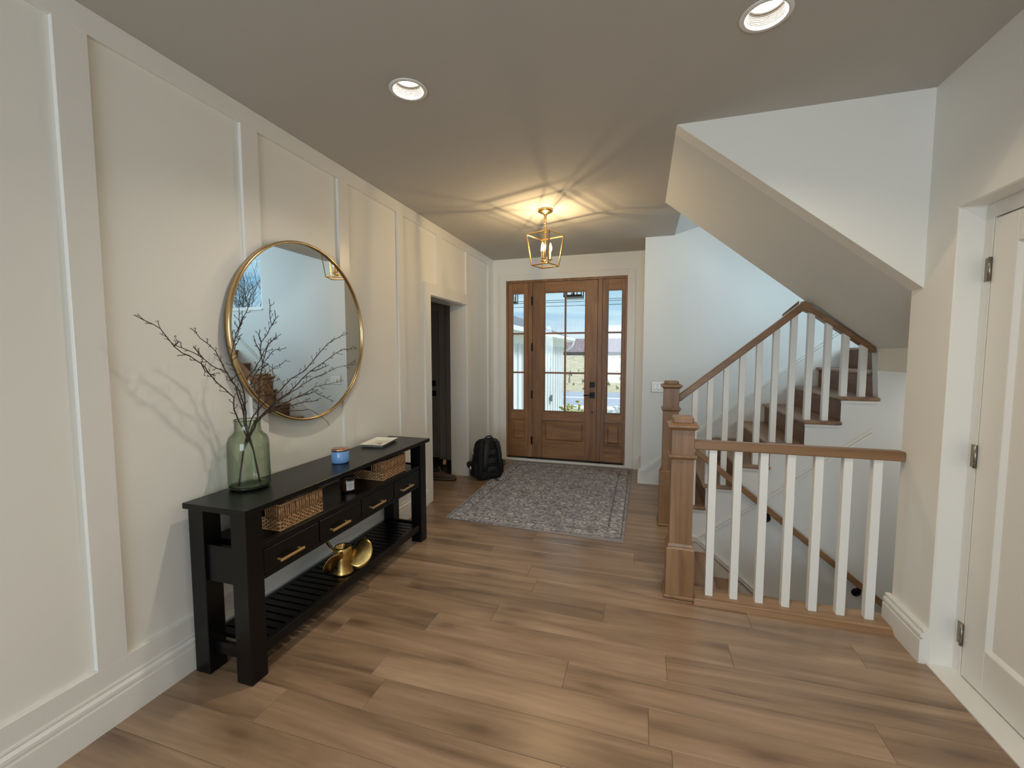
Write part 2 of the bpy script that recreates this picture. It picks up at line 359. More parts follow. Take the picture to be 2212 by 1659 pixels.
# ---- floor
fl = MB()
fl.box(-2.2, XR+0.2, -4.2, 2.655, -0.22, -0.012).box(-2.2, 2.30, 2.655, 5.04, -0.22, -0.012).box(-2.2, 2.0, 5.04, 5.80, -0.22, -0.012)
floor = struct(fl.build('floor', PLANK), 'brown oak plank floor of the entrance hall')
known = {-1: 0.911, 0: 2.05, 1: 1.687, 2: 0.914, 3: 1.22, 4: 0.596, 5: 0.15, 6: 1.29, 7: 2.158, 8: 0.748}
PIT = 0.178
for k in range(-11, 23):
    y0 = 1.61 + PIT*k; y1 = min(y0 + PIT, 5.78)
    cuts = [y0] + [c for c in (2.655, 5.04) if y0 + 0.004 < c < y1 - 0.004] + [y1]
    j = known.get(k, random.uniform(0, 1.22))
    for a, b in zip(cuts, cuts[1:]):
        ym = (a+b)/2
        xmax = XR+0.1 if ym < 2.655 else (2.307 if ym < 5.04 else 2.0)
        xmin = -1.98 if 3.4 < ym < 5.4 else -0.004
        xs = sorted({xmin, xmax} | {j + 1.22*i for i in range(-4, 5) if xmin + 0.08 < j + 1.22*i < xmax - 0.03})
        for p, q in zip(xs, xs[1:]):
            g = 0.0004; c = 0.0012
            MB().frustum((p+g, q-g, a+g, b-g, -0.012), (p+g, q-g, a+g, b-g, -c)).frustum((p+g, q-g, a+g, b-g, -c), (p+g+c, q-g-c, a+g+c, b-g-c, 0.0)).build('plank', PLANK, floor)
# ---- ceilings (2D curve with round holes for the can lights)
CANS = [(0.891, 1.931), (2.415, 1.911), (2.415, -0.35)]
cu = bpy.data.curves.new('ceiling_outline', 'CURVE'); cu.dimensions = '2D'; cu.fill_mode = 'BOTH'; cu.extrude = 0.04; cu.resolution_u = 1
def spl(pts):
    sp = cu.splines.new('POLY'); sp.points.add(len(pts)-1); sp.use_cyclic_u = True
    for q, p in zip(sp.points, pts): q.co = (p[0], p[1], 0, 1)
spl([(-0.1, -4.2), (XR+0.1, -4.2), (XR+0.1, 2.70), (2.20, 2.70), (2.20, 3.94), (2.30, 3.94), (2.30, 5.10), (2.06, 5.10), (2.06, 5.75), (-0.1, 5.75)])
for cx_, cy_ in CANS: spl([(cx_+0.072*cos(2*pi*i/40), cy_+0.072*sin(2*pi*i/40)) for i in range(40)])
tmp = bpy.data.objects.new('tmp', cu); COL.objects.link(tmp); bpy.context.view_layer.update()
me = bpy.data.meshes.new_from_object(tmp.evaluated_get(bpy.context.evaluated_depsgraph_get()))
bpy.data.objects.remove(tmp)
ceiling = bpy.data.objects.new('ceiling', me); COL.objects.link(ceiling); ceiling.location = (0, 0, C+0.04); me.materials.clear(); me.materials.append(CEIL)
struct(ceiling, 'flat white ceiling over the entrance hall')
struct(B(-0.2, XR+0.2, -4.3, 2.755, 3.0, 3.1).box(-0.2, 2.3, 2.755, 5.9, 3.0, 3.1).build('ceiling_deck', CEIL), 'floor deck over the hall ceiling')
# ---- left wall with side opening
OPY0, OPY1, OPZ = 3.81, 4.735, 2.045
wl = struct(B(-0.20, -0.004, -4.2, OPY0, -0.02, 3.0).box(-0.20, -0.004, OPY1, 5.82, -0.02, 3.0).box(-0.20, -0.004, OPY0, OPY1, OPZ, 3.0).build('wall_left', WALL), 'white board and batten wall on the left')
for k in range(-6, 8):
    y = 1.045 + 0.733*k; y1 = y + 0.102
    z0, z1 = 0.25, 2.648
    if k in (4, 5): z0 = 2.15
    if k == 6: y, y1 = 5.45, 5.552
    if k == 7: y, y1 = 5.59, 5.658
    B(-0.004, 0.015, y, y1, z0, z1).build('batten', TRIM, wl, bevel=0.0015)
B(-0.004, 0.015, -4.0, 5.658, 2.648, C).build('top_rail', TRIM, wl, bevel=0.0015)
B(-0.004, 0.0145, -4.0, 3.70, 0.16, 0.25).box(-0.004, 0.0145, 4.845, 5.658, 0.16, 0.25).build('bottom_rail', TRIM, wl, bevel=0.0015)
base_prof = [(0, 0), (0.032, 0), (0.032, 0.112), (0.030, 0.117), (0.022, 0.119), (0.022, 0.126), (0.031, 0.129), (0.030, 0.141), (0.022, 0.151), (0.019, 0.152), (0.019, 0.157), (0.024, 0.160), (0.022, 0.168), (0, 0.170)]
def baseboard(name, x0, y0, x1, y1, label, side):   # runs from p to q, profile grows to the given side normal
    v = Vector((x1-x0, y1-y0, 0)); n = Vector(side); m = MB(); k = len(base_prof)
    r0 = [Vector((x0, y0, 0)) + n*u + Vector((0, 0, w)) for u, w in base_prof]
    r1 = [p + v for p in r0]
    m.loft([r0, r1], smooth=False)
    return m, name, label
def bb(name, segs, label):
    m = MB()
    for s_ in segs: m2, _, _ = baseboard(name, *s_[:4], label, (*s_[4], 0)); m.add(m2.v, m2.f)
    return struct(m.build(name, TRIM), label)
bb('baseboard_left', [(-0.004, -4.0, -0.004, 3.70, (1, 0)), (-0.004, 4.845, -0.004, 5.66, (1, 0))], 'tall white baseboard of the left wall')
bb('baseboard_front', [(0.0, 5.66, 0.105, 5.66, (0, -1)), (1.90, 5.66, 2.0, 5.66, (0, -1))], 'white baseboard beside the front door')
bb('baseboard_right', [(XR, -4.0, XR, 1.30, (-1, 0)), (XR, 2.435, XR, 2.77, (-1, 0))], 'white baseboard of the right wall')
bb('baseboard_entry', [(2.0, 5.66, 2.0, 5.02, (-1, 0))], 'white baseboard round the entry corner')
# casing of the side opening
cs = struct(B(-0.004, 0.019, 3.70, OPY0+0.004, 0, 2.152).box(-0.004, 0.019, OPY1-0.004, 4.845, 0, 2.152).box(-0.004, 0.019, OPY0+0.004, OPY1-0.004, OPZ-0.004, 2.152).build('trim_1', TRIM, bevel=0.002), 'flat white casing round the side opening')
B(-0.205, 0.001, OPY0-0.001, OPY0+0.012, 0, OPZ).box(-0.205, 0.001, OPY1-0.012, OPY1+0.001, 0, OPZ).box(-0.205, 0.001, OPY0, OPY1, OPZ-0.012, OPZ+0.001).build('jamb', TRIM, cs)
# ---- mudroom beyond the opening
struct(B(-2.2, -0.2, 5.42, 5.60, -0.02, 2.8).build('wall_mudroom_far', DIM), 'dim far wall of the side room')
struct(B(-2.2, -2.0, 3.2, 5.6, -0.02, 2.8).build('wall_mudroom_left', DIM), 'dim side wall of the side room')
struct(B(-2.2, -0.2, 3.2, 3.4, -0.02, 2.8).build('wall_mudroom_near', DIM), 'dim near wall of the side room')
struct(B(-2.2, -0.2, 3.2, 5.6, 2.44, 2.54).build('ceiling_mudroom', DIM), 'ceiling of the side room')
d3 = group_root('door_3', (-1.15, 5.42, 0), 'closed grey panel door in the dark side room')
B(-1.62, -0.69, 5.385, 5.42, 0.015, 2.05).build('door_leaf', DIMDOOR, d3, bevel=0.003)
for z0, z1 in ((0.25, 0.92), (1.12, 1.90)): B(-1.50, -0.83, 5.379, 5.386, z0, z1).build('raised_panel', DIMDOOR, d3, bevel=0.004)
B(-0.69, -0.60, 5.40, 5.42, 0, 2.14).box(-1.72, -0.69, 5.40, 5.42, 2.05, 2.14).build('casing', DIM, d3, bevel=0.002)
B(-0.80, -0.735, 5.360, 5.386, 1.025, 1.10).build('lock_plate', BLACKM, d3, bevel=0.003)
lv = B(-0.80, -0.735, 5.360, 5.386, 0.885, 0.962).build('lever_plate', BLACKM, d3, bevel=0.003)
B(-0.88, -0.76, 5.335, 5.350, 0.915, 0.933).box(-0.775, -0.76, 5.335, 5.362, 0.915, 0.933).build('lever', BLACKM, lv, bevel=0.002)
B(-1.62, -0.70, 5.378, 5.386, 0.0, 0.02).build('door_sweep', BLACKM, d3)
# ---- front wall and door unit
wf = struct(B(-2.2, 0.20, D, 5.82, -0.02, 3.0).box(1.80, 2.0, D, 5.82, -0.02, 3.0).box(0.20, 1.80, D, 5.82, 2.45, 3.0).build('wall_front', WALL), 'white wall round the front door')
struct(B(0.11, 0.20, D-0.018, D+0.002, 0, 2.53).box(1.80, 1.897, D-0.018, D+0.002, 0, 2.53).box(0.20, 1.80, D-0.018, D+0.002, 2.45, 2.53).build('trim_2', TRIM, bevel=0.002), 'flat white casing round the front door')
d1 = group_root('door_1', (1.0, D, 0), 'brown wooden front door with glass panes and sidelights')
YF, YB = D+0.012, D+0.10
f = MB(); 
f.box(0.20, 0.226, YF-0.006, YB, 0.03, 2.45).box(1.774, 1.80, YF-0.006, YB, 0.03, 2.45).box(0.226, 1.774, YF-0.006, YB, 2.422, 2.45)
f.build('frame', DOORW, d1, bevel=0.002)
for x0, x1 in ((0.512, 0.566), (1.434, 1.492)): B(x0, x1, YF-0.014, YB, 0.03, 2.422).build('mullion', DOORW, d1, bevel=0.004)
B(0.19, 1.81, D-0.03, YB, 0.0, 0.032).build('threshold', TRIM, d1, bevel=0.004)
B(0.22, 1.78, D-0.002, D+0.03, 0.032, 0.055).build('weather_strip', RUBBER, d1)
def panel_frame(x0, x1, z0, z1, gx0, gx1, gz0, gz1, pz0, pz1, px0, px1, name):
    a0, a1 = min(gx0, px0), max(gx1, px1)
    m = MB().prism([(x0, z0), (a0, z0), (a0, gz0-0.02), (gx0, gz0-0.02), (gx0, z1), (x0, z1)], 'y', YF, YF+0.045)
    lf = m.build(name, DOORW, d1, bevel=0.0015)
    MB().prism([(x1, z0), (a1, z0), (a1, gz0-0.02), (gx1, gz0-0.02), (gx1, z1), (x1, z1)], 'y', YF, YF+0.045).build('stile', DOORW, lf, bevel=0.0015)
    B(gx0, gx1, YF, YF+0.045, gz1, z1).build('rail', DOORX, lf, bevel=0.0015)
    MB().prism([(a0, pz1), (a1, pz1), (a1, gz0-0.02), (gx1, gz0-0.02), (gx1, gz0), (gx0, gz0), (gx0, gz0-0.02), (a0, gz0-0.02)] if a0 < gx0-0.003 else [(a0, pz1), (a1, pz1), (a1, gz0), (a0, gz0)], 'y', YF, YF+0.045).build('rail', DOORX, lf, bevel=0.0015)
    B(a0, a1, YF, YF+0.045, z0, pz0).build('rail', DOORX, lf, bevel=0.0015)
    # recessed panel with raised field
    B(px0, px1, YF+0.018, YF+0.03, pz0, pz1).frustum_y((px0+0.03, px1-0.03, pz0+0.03, pz1-0.03, YF+0.018), (px0+0.05, px1-0.05, pz0+0.05, pz1-0.05, YF+0.006)).build('raised_panel', DOORX, lf)
    return lf
def frustum_y(s, b, t):
    vs = [(x, q[4], z) for q in (b, t) for z in (q[2], q[3]) for x in (q[0], q[1])]
    return s.add(vs, [(0, 2, 3, 1), (4, 5, 7, 6), (0, 1, 5, 4), (2, 6, 7, 3), (0, 4, 6, 2), (1, 3, 7, 5)])
MB.frustum_y = frustum_y
def frustum_x(s, b, t):
    vs = [(q[4], y, z) for q in (b, t) for z in (q[2], q[3]) for y in (q[0], q[1])]
    return s.add(vs, [(0, 2, 3, 1), (4, 5, 7, 6), (0, 1, 5, 4), (2, 6, 7, 3), (0, 4, 6, 2), (1, 3, 7, 5)])
MB.frustum_x = frustum_x
GZ0, GZ1 = 0.70, 2.275
def glazing(lf, xs, zs, w=0.022):
    for i in range(len(xs)-1):
        for j in range(len(zs)-1):
            B(xs[i]-0.004, xs[i+1]+0.004, YF+0.020, YF+0.026, zs[j]-0.004, zs[j+1]+0.004).build('pane', PANE, lf)
    for x in xs[1:-1]:
        B(x-w/2, x+w/2, YF+0.006, YF+0.040, zs[0], zs[-1]).build('muntin', DOORW, lf, bevel=0.003)
    for z in zs[1:-1]:
        B(xs[0], xs[-1], YF+0.0065, YF+0.0395, z-w/2, z+w/2).build('muntin', DOORX, lf, bevel=0.003)
    # bead round the light
    a, b, c_, d_ = xs[0], xs[-1], zs[0], zs[-1]; e = 0.012
    B(a-e, a, YF-0.006, YF+0.02, c_-e, d_+e).box(b, b+e, YF-0.006, YF+0.02, c_-e, d_+e).box(a, b, YF-0.006, YF+0.02, d_, d_+e).box(a, b, YF-0.006, YF+0.02, c_-e, c_).build('glazing_bead', DOORW, lf, bevel=0.004)
def glaze_hole(lf_name, x0, x1, gx0, gx1, px0, px1, mid):
    lf = panel_frame(x0, x1, 0.05, 2.418, gx0, gx1, GZ0, GZ1, 0.265, 0.572, px0, px1, lf_name)
    zs = [GZ0, 1.214, 1.742, GZ1]
    glazing(lf, [gx0, mid, gx1] if mid else [gx0, gx1], zs)
    return lf
leaf = glaze_hole('door_leaf', 0.572, 1.430, 0.737, 1.268, 0.712, 1.283, 1.010)
glaze_hole('sidelight', 0.230, 0.510, 0.288, 0.444, 0.262, 0.470, None)
glaze_hole('sidelight', 1.496, 1.772, 1.566, 1.730, 1.540, 1.752, None)
lk = B(1.343, 1.404, YF-0.022, YF+0.002, 1.032, 1.100).build('lock_plate', BLACKM, leaf, bevel=0.004)
B(1.342, 1.405, YF-0.020, YF+0.002, 0.892, 0.965).build('lever_plate', BLACKM, leaf, bevel=0.004)
B(1.268, 1.385, YF-0.052, YF-0.038, 0.920, 0.936).box(1.368, 1.385, YF-0.040, YF-0.018, 0.920, 0.936).build('lever', BLACKM, leaf, bevel=0.003)
MB().lathe([(0.0, -0.001), (0.010, -0.001), (0.010, 0.003), (0.0, 0.003)], n=14).xf(Matrix.Translation((1.378, YF, 0.703)) @ Matrix.Rotation(pi/2, 4, 'X')).build('peep_hole', BLACKM, leaf)
for z in (2.177, 1.558, 0.917, 0.285): B(0.552, 0.574, YF-0.018, YF-0.002, z-0.055, z+0.055).build('hinge', BLACKM, d1, bevel=0.003)
# ---- wall on the stair side of the hall (light switch wall), continuing behind the stair
WX0, WX1, WZ0, WZ1 = 3.43, 4.60, 2.13, 2.97
ws = MB().box(2.0, WX0, A, 5.20, -3.0, 4.6).box(WX1, XE+0.15, A, 5.20, -3.0, 4.6).box(WX0, WX1, A, 5.20, -3.0, WZ0).box(WX0, WX1, A, 5.20, WZ1, 4.6)
ws.box(2.0, 2.16, 5.20, 5.82, -0.02, 3.0)
struct(ws.build('wall_stair', STWALL), 'pale wall behind the staircase with the light switch')
w1 = group_root('window_1', (3.97, 5.1, WZ0), 'window on the stair landing')
B(WX0, WX0+0.03, 5.05, 5.17, WZ0, WZ1).box(WX1-0.03, WX1, 5.05, 5.17, WZ0, WZ1).box(WX0+0.03, WX1-0.03, 5.05, 5.17, WZ1-0.03, WZ1).box(WX0+0.03, WX1-0.03, 5.05, 5.17, WZ0, WZ0+0.03).build('window_frame', TRIM, w1)
B(WX0, WX1+0.03, 5.02, 5.06, WZ0-0.022, WZ0).build('window_sill', TRIM, w1, bevel=0.003)
B(WX0+0.03, WX1-0.03, 5.10, 5.106, WZ0+0.03, WZ1-0.03).build('pane', glass_thin('landing_window_pane', (0.97, 0.99, 1.0), 0.015), w1)
# end wall of the stairwell, unseen window added for the fill light
EY0, EY1, EZ0, EZ1 = 2.92, 3.48, 1.95, 2.90
struct(B(XE, XE+0.15, 2.6, EY0, -3, 4.6).box(XE, XE+0.15, EY1, 5.2, -3, 4.6).box(XE, XE+0.15, EY0, EY1, -3, EZ0).box(XE, XE+0.15, EY0, EY1, EZ1, 4.6).build('wall_stair_end', STWALL), 'end wall of the stairwell')
struct(B(XE+0.15, XE+1.5, 2.4, 5.4, 3.05, 3.2).build('sun_shield', EXTW), 'unseen slab added to keep the sun off the fill window')  # added slab out of view, only blocks sun from the fill window
w3 = group_root('fill_window', (XE, 3.20, EZ0), 'unseen window added to the end wall for the stairwell fill')
B(XE+0.02, XE+0.13, EY0, EY0+0.03, EZ0, EZ1).box(XE+0.02, XE+0.13, EY1-0.03, EY1, EZ0, EZ1).box(XE+0.02, XE+0.13, EY0, EY1, EZ0, EZ0+0.03).box(XE+0.02, XE+0.13, EY0, EY1, EZ1-0.03, EZ1).build('window_frame', TRIM, w3)
B(XE+0.07, XE+0.076, EY0+0.03, EY1-0.03, EZ0+0.03, EZ1-0.03).build('pane', PANE, w3)
# stairwell shell
struct(B(3.45, XE, 2.655, 2.755, -3.0, 4.6).build('wall_stair_near', STWALL), 'near wall of the stairwell behind the right wall')
struct(B(2.1, XE, 2.70, 2.80, -3.0, -0.23).box(2.1, 2.29, 2.80, 5.04, -3.0, -0.23).build('wall_basement', STWALL), 'basement stair walls under the hall floor')
struct(B(2.1, XE+0.1, 2.7, 5.1, -3.1, -3.0).build('floor_basement', PLANK), 'basement floor at the stair foot')
struct(MB().prism([(2.153, C), (XR+0.02, C - (XR+0.02-2.153)*0.8135), (XR+0.02, 3.02), (2.153, 3.02)], 'y', 2.65, 2.755).build('wall_stair_side', WALL), 'triangular white side wall of the upper flight')
struct(MB().prism([(2.153, C), (3.67, 1.509), (3.67, 1.80), (2.153, 3.03)], 'y', 2.7555, 3.94).build('ceiling_soffit', STWALL), 'sloping white soffit under the upper flight')
struct(B(3.67, XE, 2.756, 3.858, 1.346, 1.509).build('floor_landing', STWALL), 'white edge of the stair landing')
struct(B(3.925, XE, 3.941, A-0.001, 1.345, 1.50).build('floor_landing_far', STWALL), 'landing slab at the top of the first flight')
struct(MB().prism([(2.28, C), (XE, C+0.29*(XE-2.3)), (XE, C+0.29*(XE-2.3)+0.1), (2.28, C+0.1)], 'y', 3.94, A+0.02).build('ceiling_stair_slope', STWALL), 'sloped ceiling over the first flight')
struct(B(2.1, XE, 2.66, 5.1, 4.5, 4.6).box(2.1, 2.2, 2.66, 3.94, 3.0, 4.6).build('ceiling_upper', STWALL), 'upper ceiling of the stairwell')
bl_ = thing('basement_fill', 'round glowing disc added under the landing to brighten the basement stair', 'ceiling light', (4.25, 3.3, 1.346))  # added light source, brightens the basement stair wall
MB().lathe([(0.0, 0.0), (0.15, 0.0), (0.15, -0.03), (0.13, -0.045), (0.0, -0.048)], (4.25, 3.3, 1.345), 32).build('fill_disc', emit('basement_fill_glow', (1.0, 0.97, 0.92), BASE_FILL), bl_)
# ---- right wall with the closet door
CY1, CZ = 2.43, 2.112
wr = struct(MB().prism([(-4.2, -0.02), (1.30, -0.02), (1.30, CZ), (CY1, CZ), (CY1, -0.02), (2.755, -0.02), (2.755, 3.0), (-4.2, 3.0)], 'x', XR, XR+0.132).build('wall_right', WALL, bevel=0.006), 'white wall on the right with the closet door')
d2 = group_root('door_2', (XR+0.1, 1.87, 0), 'white panelled closet door on three hinges')
XD = XR+0.095
B(XD, XD+0.05, 2.382, CY1, 0, CZ).box(XD, XD+0.05, 1.30, 2.382, 2.05, CZ).build('frame', TRIM, d2, bevel=0.002)
B(XR-0.004, XD+0.05, 1.30, CY1, -0.012, 0.008).build('sill', TRIM, d2, bevel=0.002)
lf2 = MB().box(XD, XD+0.035, 2.25, 2.378, 0.014, 2.044).box(XD, XD+0.035, 1.45, 1.56, 0.014, 2.044)
lf2.box(XD, XD+0.035, 1.56, 2.25, 0.014, 0.21).box(XD, XD+0.035, 1.56, 2.25, 1.92, 2.044)
lf2 = lf2.build('door_leaf', TRIM, d2, bevel=0.003)
B(XD+0.016, XD+0.03, 1.56, 2.25, 0.21, 1.92).build('recessed_panel', TRIM, lf2)
e = 0.014
MB().prism([(XD, 2.25), (XD+0.016, 2.236), (XD+0.016, 2.25)], 'z', 0.21, 1.92).prism([(XD, 0.21), (XD+0.016, 0.21), (XD+0.016, 0.224)], 'y', 1.56, 2.25).prism([(XD, 1.92), (XD+0.016, 1.92), (XD+0.016, 1.906)], 'y', 1.56, 2.25).build('panel_moulding', TRIM, lf2)
struct(B(XR+0.15, XR+0.2, 1.2, 2.5, 0, 2.2).build('wall_closet_back', DIM), 'dark back of the closet')
for z in (1.833, 1.02, 0.2):
    h = B(XD-0.003, XD+0.001, 2.384, 2.412, z-0.05, z+0.05).build('hinge', NICKEL, d2)
    MB().tube([(XD-0.006, 2.380, z-0.051), (XD-0.006, 2.380, z+0.051)], 0.0065, 10).tube([(XD-0.006, 2.380, z-0.030), (XD-0.006, 2.380, z-0.028)], 0.0075, 10).tube([(XD-0.006, 2.380, z+0.028), (XD-0.006, 2.380, z+0.030)], 0.0075, 10).build('hinge_pin', NICKEL, h)
# ---- back of the hall behind the camera
struct(B(-0.2, 0.4, -4.3, -4.15, -0.02, 3.0).box(3.1, XR+0.2, -4.3, -4.15, -0.02, 3.0).box(0.4, 3.1, -4.3, -4.15, 2.5, 3.0).box(0.4, 3.1, -4.3, -4.15, -0.02, 0.4).build('wall_back', WALL), 'rear wall with the living room window')
w2 = group_root('window_3', (1.75, -4.2, 0.4), 'wide rear window behind the camera')
B(0.4, 0.46, -4.26, -4.18, 0.4, 2.5).box(3.04, 3.1, -4.26, -4.18, 0.4, 2.5).box(0.46, 3.04, -4.26, -4.18, 2.44, 2.5).box(0.46, 3.04, -4.26, -4.18, 0.4, 0.46).box(1.72, 1.78, -4.26, -4.18, 0.46, 2.44).build('window_frame', TRIM, w2)
B(0.46, 1.72, -4.225, -4.219, 0.46, 2.44).build('pane', PANE, w2); B(1.78, 3.04, -4.225, -4.219, 0.46, 2.44).build('pane', PANE, w2)

# ================================================================== STAIRS
RS, RN, T1 = 0.191, 0.233, 2.265
st = thing('staircase', 'oak staircase rising along the pale wall with white stringer', 'staircase', (T1, 4.4, 0))
PY = 3.86
for k in range(1, 8):
    x0 = T1 + RN*(k-1); zt = RS*k; xe = x0 + RN + 0.03
    m = B(x0, xe, 3.941 if k == 7 else PY-0.034, A-0.018, zt-0.028, zt); tr = m.build('tread', TREAD, st, bevel=0.009, seg=2)
for k in range(1, 9):
    x0 = T1 + RN*(k-1) + 0.026; z0 = RS*(k-1)
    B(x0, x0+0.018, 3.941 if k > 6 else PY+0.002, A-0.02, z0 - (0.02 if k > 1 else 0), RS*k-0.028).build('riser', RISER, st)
B(T1+RN*7, T1+RN*7+0.16, 3.941, A-0.018, RS*8-0.028, RS*8).build('landing_nosing', TREAD, st, bevel=0.009, seg=2)
B(T1+RN*7+0.16, XE-0.002, 3.941, A-0.018, RS*8-0.027, RS*8-0.002).build('landing_boards', TREAD, st)
# white stringer wall under the tread ends
poly = [(2.292, -3.0)]
for k in range(1, 7):
    x0 = T1 + RN*(k-1) + 0.027
    poly += [(x0, RS*k-0.0285), (x0+RN, RS*k-0.0285)]
poly += [(T1+RN*6+0.0, 1.508), (XE-0.001, 1.508), (XE-0.001, -3.0)]
MB().prism(poly, 'y', PY, 3.938).build('stringer_wall', STWALL, st)
for k in range(1, 7):
    x0 = T1 + RN*(k-1) + 0.022
    B(x0, x0+RN-0.002, PY-0.014, PY+0.002, RS*k-0.050, RS*k-0.0285).build('cove_moulding', WHITE, st, bevel=0.003)
# skirt board on the wall
def sk(off): return [(2.0, off), (2.035, off), (2.035+1.95, off+1.95*0.845)]
pts = sk(0.118)
MB().prism([(2.0, 0.0), (2.3, 0.0), (3.95, 1.36), (3.985, pts[2][1]), (2.035, 0.118), (2.0, 0.118)], 'y', A-0.016, A-0.001).build('skirt_board', TRIM, st)
for o1, o2, dep in ((0.118, 0.134, 0.034), (0.134, 0.143, 0.017), (0.143, 0.160, 0.030)):
    a1, a2 = sk(o1), sk(o2)
    MB().prism(a1 + a2[::-1], 'y', A-dep, A-0.001).build('skirt_cap', TRIM, st)
B(2.0, 2.26, A-0.024, A-0.002, 0.0, 0.012).build('shoe_moulding', TRIM, st)

def newel(root, xc, yc, base_h, base_w, shaft_w, collar_z, cap_z, top_z):
    n = B(xc-shaft_w/2, xc+shaft_w/2, yc-shaft_w/2, yc+shaft_w/2, 0.0, cap_z+0.01).build('newel_post', OAK, root, bevel=0.002)
    b = base_w/2
    MB().box(xc-b, xc+b, yc-b, yc+b, 0.001, base_h-0.012).build('newel_base', OAK, n, bevel=0.002)
    MB().frustum((xc-b, xc+b, yc-b, yc+b, base_h-0.012), (xc-b+0.012, xc+b-0.012, yc-b+0.012, yc+b-0.012, base_h)).frustum((xc-b+0.007, xc+b-0.007, yc-b+0.007, yc+b-0.007, base_h), (xc-shaft_w/2-0.003, xc+shaft_w/2+0.003, yc-shaft_w/2-0.003, yc+shaft_w/2+0.003, base_h+0.018)).build('base_moulding', OAK, n, bevel=0.001)
    B(xc-b-0.012, xc+b+0.012, yc-b-0.012, yc+b+0.012, 0.001, 0.022).build('shoe_moulding', OAK, n, bevel=0.006)
    w = shaft_w/2
    MB().frustum((xc-w, xc+w, yc-w, yc+w, collar_z-0.022), (xc-w-0.014, xc+w+0.014, yc-w-0.014, yc+w+0.014, collar_z-0.006)).box(xc-w-0.015, xc+w+0.015, yc-w-0.015, yc+w+0.015, collar_z-0.006, collar_z+0.006).build('collar', OAK, n, bevel=0.0015)
    MB().frustum((xc-w, xc+w, yc-w, yc+w, cap_z-0.024), (xc-w-0.020, xc+w+0.020, yc-w-0.020, yc+w+0.020, cap_z-0.004)).box(xc-w-0.022, xc+w+0.022, yc-w-0.022, yc+w+0.022, cap_z-0.004, cap_z+0.008).frustum((xc-w-0.022, xc+w+0.022, yc-w-0.022, yc+w+0.022, cap_z+0.008), (xc-w+0.004, xc+w-0.004, yc-w+0.004, yc+w-0.004, cap_z+0.018)).build('cap_moulding', OAK, n, bevel=0.001)
    B(xc-w+0.004, xc+w-0.004, yc-w+0.004, yc+w-0.004, cap_z+0.012, top_z).build('cap_block', OAK, n, bevel=0.012, seg=3)
    return n
# ---- balustrade of the first flight
bl = thing('stair_balustrade', 'far oak newel with sloping handrail and white balusters on the stair', 'balustrade', (2.236, 3.892, 0))
newel(bl, 2.236, 3.892, 0.462, 0.160, 0.124, 1.008, 1.20, 1.243)
BY = 3.888; hs = 0.843
def rail_z(x): return 1.082 + (x-2.322)*hs      # underside
xk = 3.185
def sof(x): return C - (x-2.153)*0.8135
MB().prism([(2.298, rail_z(2.298)), (xk, rail_z(xk)), (xk, rail_z(xk)+0.066), (2.298, rail_z(2.298)+0.066)], 'y', BY-0.031, BY+0.031).build('handrail', OAKX, bl, bevel=0.006, seg=2)
zk = rail_z(xk)+0.066
MB().prism([(xk-0.01, zk-0.05), (xk-0.01, zk+0.004), (3.655, sof(3.655)-0.002), (3.655, sof(3.655)-0.045)], 'y', BY-0.030, BY+0.052).build('soffit_rail', OAKX, bl, bevel=0.004)
MB().prism([(xk-0.012, zk-0.066), (xk+0.05, zk-0.098), (xk+0.05, zk-0.03), (xk, zk+0.004), (xk-0.012, zk)], 'y', BY-0.0315, BY+0.0315).build('rail_knee', OAKX, bl, bevel=0.003)
MB().prism([(xk-0.13, zk-0.108), (xk-0.02, zk-0.015), (xk-0.02, zk+0.012), (xk-0.13, zk-0.090)], 'y', BY+0.034, BY+0.055).build('rail_return', OAKX, bl, bevel=0.003)
bw = 0.0425
for k in range(1, 7):
    for off in (0.032, 0.150):
        x = T1 + RN*(k-1) + off + 0.01
        if k == 1 and off < 0.1: continue
        if x > 3.64: continue
        z0 = RS*k - 0.001
        top = (lambda q: rail_z(q)) if x < xk else (lambda q: sof(q)-0.043)
        zl, zr = top(x-bw/2)+0.004, top(x+bw/2)+0.004
        MB().prism([(x-bw/2, z0), (x+bw/2, z0), (x+bw/2, zr), (x-bw/2, zl)], 'y', BY-bw/2, BY+bw/2).build('baluster', WHITE, bl, bevel=0.002)
# ---- guard rail at the basement stair
gd = thing('guard_railing', 'near level oak guard rail with white balusters at the basement stair', 'railing', (2.236, 2.75, 0))
newel(gd, 2.236, 2.752, 0.318, 0.158, 0.126, 0.868, 1.045, 1.10)
GY = 2.731
B(2.296, XR-0.001, GY-0.031, GY+0.031, 0.911, 0.962).build('handrail', OAKX, gd, bevel=0.006, seg=2)
for i in range(7):
    x = 2.404 + 0.1335*i
    B(x-0.021, x+0.021, GY-0.021, GY+0.021, 0.029, 0.914).build('baluster', WHITE, gd, bevel=0.002)
B(2.317, XR+0.012, 2.655, 2.812, 0.001, 0.030).build('curb_board', CURB, gd, bevel=0.008, seg=2)
MB().prism([(2.636, 0.0005), (2.656, 0.0005), (2.656, 0.024), (2.650, 0.018), (2.646, 0.010)], 'x', 2.317, XR-0.02).build('cove_moulding', OAKX, gd)
